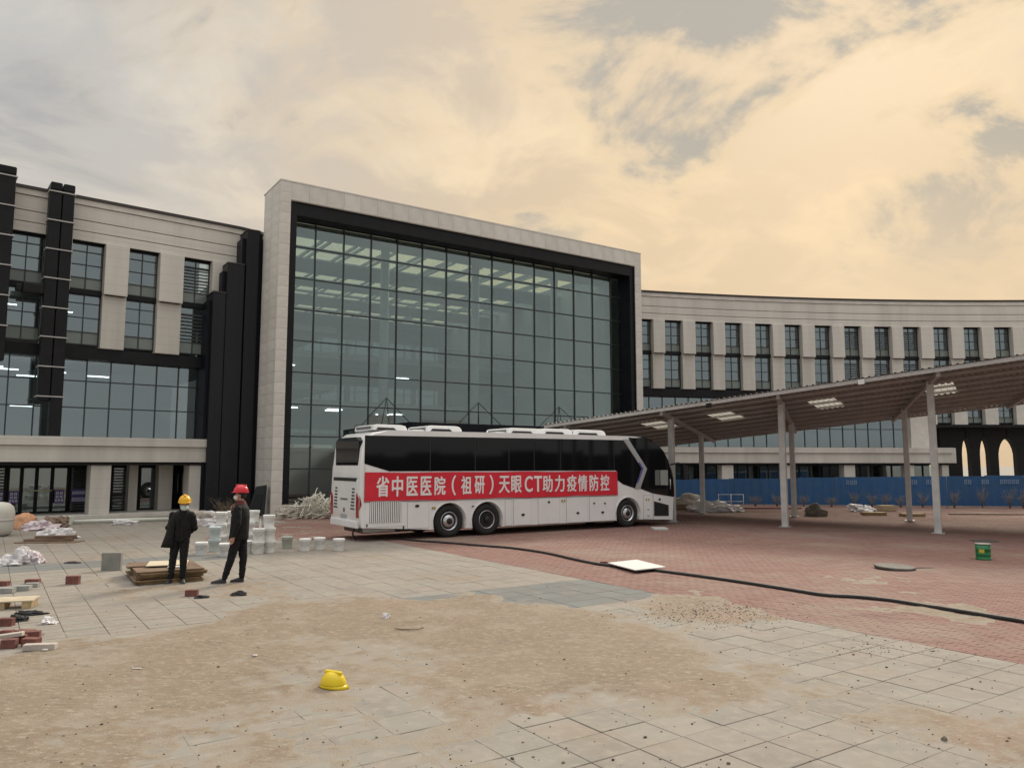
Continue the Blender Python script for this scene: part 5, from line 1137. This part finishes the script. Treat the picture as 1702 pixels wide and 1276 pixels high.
# planks with plastic at the left
pp = G(75, 902); rr = random.Random(9)
for k, lab in enumerate(('lowest thin board of the timber heap at the left', 'long plank on the timber heap at the left', 'short plank on the timber heap at the left', 'top plank of the timber heap at the left')):
    l_ = (1.75, 1.3, .9, 1.1)[k]; tag(MB().box(-l_ / 2, l_ / 2, -.3 if k == 0 else -.12, .3 if k == 0 else .12, 0, .02 if k == 0 else .07).build('plank', M['ply'], None, (pp.x + rr.uniform(-.1, .15), pp.y + .2 + .1 * k, (0.004, .03, .03, .105)[k] if k != 2 else .03), R_(6 + rr.uniform(-6, 6)) if k != 2 else R_(4)), lab, 'plank', 'planks heaped at the left')
lump(92, 895, .5, .25, .22, 'bag', 'clear plastic film heaped over the planks at the left', 'plastic film', 'plastic_film', 31, .6)
# white pipe along the plinth
a, b = G(112, 872), G(282, 866); M['pvc'] = mat('pvc', (0.62, 0.64, 0.58), 0.4)
o = thing('drain_pipe', 'long white plastic pipe lying along the plinth of the left wing', 'pipe', (a.x, a.y, 0)); MB().tube([(0, 0, .12), (b.x - a.x, b.y - a.y, .1)], .075, 12).build('pipe', M['pvc'], o); MB().box(-.22, .18, -.14, .14, 0, .34).build('pipe_support', M['pvc'], o, bevel=.02)
lump(205, 872, .4, .2, .14, 'bag', 'white plastic scraps lying on the long white pipe', 'plastic', 'plastic_scraps', 33, .6); 
# heap of white tubes left of the coach tail
hp_ = G(520, 862); tb = MB(); r = random.Random(21); M['tubewhite'] = mat('tube_white', (0.66, 0.64, 0.56), 0.45, var=.1, vscale=3)
for k in range(260):
    cx_, cy_, cz_ = r.gauss(0, .62), r.gauss(.4, .4), 0; top = max(.15, 1.05 - abs(cx_) * .55); cz_ = r.uniform(.02, top)
    a = r.choice((R_(35), R_(-40), R_(80), R_(60))) + r.gauss(0, .3); e = r.gauss(0.25, .5); l_ = r.uniform(.35, .75); d = Vector((math.cos(a) * math.cos(e), math.sin(a) * math.cos(e), math.sin(e))) * l_ / 2; c = Vector((cx_, cy_, cz_))
    p0, p1 = c - d, c + d; p0.z = max(p0.z, .015); p1.z = max(p1.z, .015); tb.tube([p0, p1], .017, 6)
tag(tb.build('tube_heap', M['tubewhite'], None, (hp_.x, hp_.y, 0)), 'tangled heap of white tubes left of the coach tail', 'tubes', kind='stuff')
lump(478, 862, .55, .4, .36, 'rubble', 'heap of rubbish and cardboard beside the white tubes', 'rubbish', 'rubbish_heap', 35, .5)
# dark board leaning at the portal pillar, dead shrub
p = G(424, 857); lean = thing('leaning_cabinet', 'dark cabinet leaning at the foot of the stone portal', 'cabinet', (p.x, p.y, 0), R_(10))
MB().hexa([(-.36, 0, 0), (.36, 0, 0), (.36, .35, 0), (-.36, .35, 0), (-.05, .25, 1.3), (.40, .25, 1.38), (.40, .6, 1.38), (-.05, .6, 1.3)]).build('cabinet_body', M['fin'], lean, bevel=.02); MB().hexa([(-.2, .0, .3), (.22, .0, .3), (.22, .1, .3), (-.2, .1, .3), (0, .14, .95), (.28, .14, .95), (.28, .3, .95), (0, .3, .95)]).build('cabinet_screen', M['busglass'], lean)
p = G(372, 866); shrub((p.x, p.y, 0), .9, 26, .75, 'bare brown shrub between the pillar and the buckets', 'bare_shrub', None, seed=77)
for u, lab in ((1205, 'left white wire stand before the hoarding'), (1226, 'right white wire stand before the hoarding')):
    p = G(u, 846); st = thing('wire_stand', lab, 'stand', (p.x, p.y, 0))
    for s in (-.32, .32): MB().tube([(s, 0, 0), (s, 0, .78)], .018, 6).build('leg', M['white'], st)
    for z in (.76, .4): MB().tube([(-.318, 0, z), (.318, 0, z)], .016, 6).build('rail', M['white'], st)
p = G(680, 1049); tag(MB().tube([(-.2, .02, .02), (-.1, 0, .012), (.1, -.01, .012), (.2, .03, .03)], .009, 6).build('twig', M['twig'], None, (p.x, p.y, sand_z(p.x, p.y))), 'short brown twig lying on the sand below the coach', 'twig')
# ------------------------------------------------------------------ the two men
M['skin'] = mat('skin', (0.40, 0.22, 0.155), 0.55, var=.08, vscale=20); M['jacket'] = mat('black_jacket', (0.011, 0.011, 0.012), 0.8, spec=.25, var=.4, vscale=14, bump=.35, bscale=18); M['trousers'] = mat('black_trousers', (0.012, 0.012, 0.014), 0.85, spec=.25, var=.3, vscale=12, bump=.3, bscale=16)
M['shoe'] = mat('dark_shoe', (0.028, 0.026, 0.03), 0.6); M['sole'] = mat('shoe_sole', (0.20, 0.19, 0.185), 0.8); M['mask_blue'] = mat('surgical_mask', (0.52, 0.66, 0.66), 0.7); M['mask_white'] = mat('white_mask', (0.74, 0.73, 0.71), 0.7); M['hair'] = mat('black_hair', (0.012, 0.011, 0.011), 0.7); M['maroon'] = mat('maroon_collar', (0.10, 0.022, 0.022), 0.85)
def ring(c, rx, ry, n=20, rot=0.0, tilt=0.0):
    out = []
    for k in range(n):
        a = 2 * math.pi * k / n; x, y = rx * math.cos(a), ry * math.sin(a)
        out.append((c[0] + x * math.cos(rot) - y * math.sin(rot), c[1] + x * math.sin(rot) + y * math.cos(rot), c[2] + tilt * x))
    return out
def ball(b, c, r, n=14):
    b.loft([ring((c[0], c[1], c[2] + r * math.sin(t)), max(r * math.cos(t), .001), max(r * math.cos(t), .001), n) for t in [-math.pi / 2 + math.pi * k / 8 for k in range(9)]])
def limb(b, pts, rad):
    b.tube(pts, rad, 14)
    for p, r in zip(pts, rad): ball(b, p, r * .99)
def hand(b, w, d, up, side_, curl=.5, s=1.0):
    """palm from wrist w along d; side_ is where the thumb sits"""
    w, d, up, sd = Vector(w), Vector(d).normalized(), Vector(up).normalized(), Vector(side_).normalized()
    pc = w + d * .05 * s
    b.tube([w - d * .01, w + d * .03 * s, w + d * .085 * s], [.026 * s, .036 * s, .036 * s], 12)
    for k, (o, l) in enumerate(((.030, .070), (.011, .080), (-.010, .075), (-.029, .058))):
        p0 = w + d * .075 * s + sd * o * s; p1 = p0 + d * l * .5 * s * math.cos(curl * .6) + up * -l * .5 * s * math.sin(curl * .6); p2 = p1 + d * l * .5 * s * math.cos(curl * 1.7) - up * l * .5 * s * math.sin(curl * 1.7)
        b.tube([p0, p1, p2], [.0105, .0095, .008], 8); ball(b, p2, .008, 8)
    t0 = w + d * .03 * s + sd * .03 * s; t1 = t0 + (d * .6 + sd * .7).normalized() * .04; t2 = t1 + (d * .9 + sd * .15 - up * .3).normalized() * .032
    b.tube([t0, t1, t2], [.013, .011, .009], 8); ball(b, t2, .009, 8)
def head(b, c, f, s=1.0):
    """c centre of the head, f unit facing direction in plan"""
    fx, fy = f; rot = math.atan2(fy, fx) + math.pi / 2
    P = lambda fwd, sd, z: (c[0] + fx * fwd - fy * sd, c[1] + fy * fwd + fx * sd, c[2] + z)
    prof = [(-.118, .030, .035, .045), (-.105, .050, .058, .032), (-.08, .062, .075, .018), (-.04, .069, .086, .006), (0, .074, .094, -.002), (.04, .076, .098, -.006), (.08, .066, .086, -.008), (.105, .046, .06, -.008), (.118, .015, .02, -.008)]
    b.loft([ring(P(o, 0, z), rx, ry, 20, rot) for z, rx, ry, o in prof])
    b.tube([P(.088, 0, .02), P(.108, 0, -.02), P(.095, 0, -.032)], [.008, .014, .012], 8)           # nose
    for sg in (-1, 1):
        b.tube([P(-.005, sg * .074, .02), P(-.012, sg * .082, -.005), P(-.003, sg * .075, -.035)], [.010, .014, .008], 8)   # ears
    b.tube([P(.075, -.02, -.07), P(.083, 0, -.068), P(.075, .02, -.07)], [.007, .009, .007], 8)      # lips
    return P
def finish(b, name, root, voxel, paint, mats):
    me = b.data(name, [M['skin']]); o = put(name, me); md = o.modifiers.new('r', 'REMESH'); md.mode = 'VOXEL'; md.voxel_size = voxel; md.use_smooth_shade = True
    sm = o.modifiers.new('s', 'SMOOTH'); sm.iterations = 2; sm.factor = .5
    dg = bpy.context.evaluated_depsgraph_get(); dg.update(); m2 = bpy.data.meshes.new_from_object(o.evaluated_get(dg)); bpy.data.objects.remove(o)
    m2.name = name; m2.materials.clear()
    for m in mats: m2.materials.append(m)
    n = len(m2.polygons); ce = np.empty(n * 3); m2.polygons.foreach_get('center', ce); m2.polygons.foreach_set('material_index', paint(ce.reshape(-1, 3)).astype(np.int32)); m2.polygons.foreach_set('use_smooth', [True] * n); m2.update()
    co = np.empty(len(m2.vertices) * 3); m2.vertices.foreach_get('co', co); co = co.reshape(-1, 3); no = np.empty(len(m2.vertices) * 3); m2.vertices.foreach_get('normal', no); no = no.reshape(-1, 3)
    cl = np.zeros(len(co)); mi = np.empty(n, np.int32); m2.polygons.foreach_get('material_index', mi)          # cloth creases, none on skin
    for p_, k in zip(m2.polygons, mi):
        if k > 0:
            for v_ in p_.vertices: cl[v_] = 1
    amp = np.array([.5 - abs(mnoise.noise(Vector((x * 7, y * 7, z * 13 + x * 9)))) * 1.4 + .4 * mnoise.noise(Vector((x * 20, y * 20, z * 26))) for x, y, z in co])
    co += no * (amp * cl * .011)[:, None]; m2.vertices.foreach_set('co', co.ravel()); m2.update()
    return put(name, m2, root)
def shoe(root, heel, toe, ang=0):
    h, t = Vector(heel), Vector(toe); d = (t - h); L_ = d.length; a = math.atan2(d.y, d.x); b = MB(); rs = []
    for f, w, hh in ((0, .028, .05), (.06, .036, .075), (.3, .038, .085), (.5, .042, .07), (.75, .047, .048), (.93, .038, .034), (1.0, .02, .022)):
        rs.append([(L_ * f, w * math.cos(k * math.pi / 5), max(0, math.sin(k * math.pi / 5)) * hh + .018) for k in range(6)] + [(L_ * f, -w * .9, .016), (L_ * f, w * .9, .016)])
    rs = [[r[i] for i in (7, 0, 1, 2, 3, 4, 5, 6)] for r in rs]
    o = b.loft(rs).build('shoe', M['shoe'], root, (h.x, h.y, h.z), a)
    s = MB(); s.loft([[(L_ * f - .004 + .008 * f, -w, 0), (L_ * f - .004 + .008 * f, w, 0), (L_ * f - .004 + .008 * f, w, .0165), (L_ * f - .004 + .008 * f, -w, .0165)] for f, w in ((0, .03), (.1, .04), (.5, .044), (.8, .049), (1.0, .022))], smooth=False); s.build('shoe_sole', M['sole'], o)
def shell_mask(root, P, m, w=.07, fwd=.085, zc=-.045, h=.055, cup=False):
    b = MB(); n = 9; rows = []
    for j in range(7):
        t = -1 + 2 * j / 6; row = []
        for i in range(n):
            s = -1 + 2 * i / (n - 1); bul = (.038 if cup else .022) * (1 - t * t) * (1 - s * s); row.append(P(fwd * (1 - .55 * s * s) + bul + .006, s * w * (1 - .25 * t * t), zc + t * h * (1 - .25 * s * s)))
        rows.append(row)
    for j in range(6):
        for i in range(n - 1): b.face([rows[j][i], rows[j][i + 1], rows[j + 1][i + 1], rows[j + 1][i]], smooth=True)
    me = b.data('face_mask', [m]); weld(me)
    o = put('face_mask', me, root); sd = o.modifiers.new('t', 'SOLIDIFY'); sd.thickness = .004; sd.offset = 1
    for sg in (-1, 1): MB().tube([P(fwd * .45, sg * w, zc + h * .5), P(.03, sg * .083, -.01), P(-.01, sg * .084, .012)], .0025, 5).build('mask_strap', m, o)
def eyes(root, P):
    for sg in (-1, 1):
        b = MB(); c = P(.079, sg * .032, .018); ball(b, c, .011, 10); b.build('eye', M['hair'], root)
def wear_helmet(root, c, f, m, sc, tilt=0.0):
    e = thing('helmet', None, None, (c[0], c[1], c[2]), (0, 0, math.atan2(f[1], f[0]) + math.pi / 2)); e.parent = root
    if tilt: e.rotation_euler = (tilt, 0, math.atan2(f[1], f[0]) + math.pi / 2)
    helmet_parts(e, m, sc)
    b = MB(); b.loft([ring((0, .012, -.03), .079, .098, 18), ring((0, .012, .03), .084, .104, 18)]); b.build('helmet_liner', M['hair'], e)
# --- man in the yellow helmet, facing the camera, hands behind his back
pY = G(297, 968.5); man1 = thing('person', 'man in yellow helmet, blue face mask and long black coat standing by the plywood', 'person', (pY.x, pY.y, 0)); man1.scale = (1.02, 1.02, 1.02)
b = MB()
b.loft([ring((0, 0, .80), .15, .11), ring((0, 0, .90), .17, .125), ring((0, .0, 1.02), .165, .12), ring((.01, -.01, 1.15), .185, .13), ring((.02, -.02, 1.26), .185, .125), ring((.03, -.03, 1.33), .13, .10), ring((.04, -.035, 1.38), .07, .07), ring((.05, -.04, 1.43), .058, .06)])
limb(b, [(-.085, 0, .84), (-.125, -.01, .47), (-.16, .0, .11)], [.098, .068, .052]); limb(b, [(.075, 0, .84), (.08, -.02, .47), (.075, .0, .11)], [.098, .068, .052])
limb(b, [(-.165, -.01, 1.28), (-.265, .05, 1.04), (-.10, .165, .93)], [.072, .062, .048]); limb(b, [(.20, -.01, 1.28), (.24, .06, 1.04), (.07, .17, .93)], [.072, .062, .048])
hand(b, (-.07, .175, .92), (1, .1, -.2), (0, 1, 0), (0, 0, 1)); hand(b, (.05, .205, .93), (-1, .1, -.2), (0, 1, 0), (0, 0, 1))
fY = (.36, -.933); P1 = head(b, (.072, -.055, 1.482), fY)
def paintY(c):
    r = np.ones(len(c)); r[c[:, 2] < .86] = 2; r[c[:, 2] > 1.385] = 0; r[(abs(c[:, 0]) < .1) & (c[:, 1] > .155) & (c[:, 2] > .85) & (c[:, 2] < .99)] = 0; return r
finish(b, 'body', man1, .009, paintY, [M['skin'], M['jacket'], M['trousers']])
wear_helmet(man1, P1(-.006, 0, .038), fY, M['helmet_yellow2'], 1.02, .06); shell_mask(man1, P1, M['mask_blue']); eyes(man1, P1)
shoe(man1, (-.150, .07, 0), (-.172, -.19, 0)); shoe(man1, (.055, .06, 0), (.155, -.17, 0))
# open coat hanging to the thighs, its right tail swung outwards
b = MB(); n = 26; rs = []
for z, rx, ry, cxx, fl in ((1.385, .085, .085, .045, 0), (1.345, .15, .115, .03, 0), (1.29, .21, .14, .02, 0), (1.15, .225, .155, .0, .02), (1.0, .205, .152, -.01, .05), (.88, .205, .15, -.015, .08), (.76, .205, .145, -.02, .12), (.675, .20, .14, -.02, .155)):
    rr_ = []
    for k in range(n):
        a = R_(-74) + R_(328) * k / (n - 1); x, y = rx * math.cos(a), ry * math.sin(a); sw_ = max(0, -math.cos(a)) ** 1.5
        zz = z + (.0 if z > .9 else (.20 * max(0, math.cos(a)) * (0.95 - z) / .27)); fold = 1 + .03 * math.sin(a * 9 + z * 3)
        rr_.append((cxx + x * fold - fl * sw_, y * fold, zz))
    rs.append(rr_)
for j in range(len(rs) - 1):
    for k in range(n - 1): b.face([rs[j][k], rs[j][k + 1], rs[j + 1][k + 1], rs[j + 1][k]], smooth=True)
me = b.data('coat', [M['jacket']]); weld(me); o = put('coat', me, man1); o.modifiers.new('t', 'SOLIDIFY').thickness = .012
MB().loft([ring((.035, -.03, 1.33), .10, .095, 18), ring((.045, -.035, 1.38), .082, .082, 18), ring((.05, -.035, 1.415), .076, .076, 18)], caps=False).build('collar', M['jacket'], man1)
# --- man in the red helmet, seen from his left side, one hand at his mask
pR = G(392, 968.5); man2 = thing('person', 'man in red helmet and black jacket in profile, hand raised to his white mask', 'person', (pR.x, pR.y, 0))
b = MB()
b.loft([ring((.02, 0, .86), .115, .155), ring((.03, 0, .95), .125, .165), ring((.045, 0, 1.10), .125, .17), ring((.05, 0, 1.27), .135, .19), ring((.055, 0, 1.42), .125, .195), ring((.06, 0, 1.50), .10, .14), ring((.05, 0, 1.555), .066, .075), ring((.035, 0, 1.62), .058, .058)])
limb(b, [(.02, -.09, .90), (-.075, -.10, .48), (-.185, -.10, .12)], [.105, .074, .055]); limb(b, [(.05, .09, .90), (.095, .09, .47), (.075, .10, .11)], [.105, .074, .055])
limb(b, [(.06, -.215, 1.44), (.09, -.255, 1.16), (.015, -.26, .925)], [.075, .06, .045]); limb(b, [(.03, .20, 1.44), (-.11, .20, 1.17), (-.125, .04, 1.385)], [.075, .058, .043])
hand(b, (.008, -.26, .905), (-.22, 0, -1), (0, 1, 0), (-1, 0, 0), .6); hand(b, (-.128, .03, 1.405), (.05, -.3, 1), (-1, 0, 0), (0, -1, 0), .7)
fR = (-.99, -.12); P2 = head(b, (.03, 0, 1.70), fR)
def paintR(c):
    r = np.ones(len(c)); r[(c[:, 2] < .89)] = 2; r[c[:, 2] > 1.575] = 0; r[(c[:, 0] < -.065) & (c[:, 2] > 1.41) & (c[:, 1] < .12)] = 0; r[(c[:, 1] < -.20) & (c[:, 2] < .905)] = 0; return r
finish(b, 'body', man2, .009, paintR, [M['skin'], M['jacket'], M['trousers']])
wear_helmet(man2, P2(-.006, 0, .045), fR, M['helmet_red'], 1.04, -.03); shell_mask(man2, P2, M['mask_white'], .066, .085, -.042, .052, True); eyes(man2, P2)
MB().loft([ring(P2(-.025, 0, -.06), .078, .06, 18), ring(P2(-.03, 0, .0), .082, .083, 18), ring(P2(-.022, 0, .05), .08, .09, 18)]).build('hair', M['hair'], man2)
MB().loft([ring((.05, 0, 1.52), .105, .115, 18), ring((.048, 0, 1.575), .085, .085, 18), ring((.04, 0, 1.60), .074, .074, 18)], caps=False).build('collar', M['maroon'], man2)
b = MB(); b.loft([ring((.025, 0, .845), .175, .195, 24), ring((.025, 0, .87), .182, .2, 24), ring((.035, 0, 1.05), .176, .2, 24), ring((.045, 0, 1.28), .172, .212, 24), ring((.055, 0, 1.43), .145, .205, 24), ring((.055, 0, 1.52), .10, .13, 24)], caps=False); o = b.build('jacket', M['jacket'], man2); o.modifiers.new('t', 'SOLIDIFY').thickness = .01
shoe(man2, (-.155, -.10, .0), (-.44, -.12, 0)); shoe(man2, (.12, .10, 0), (-.14, .08, 0))
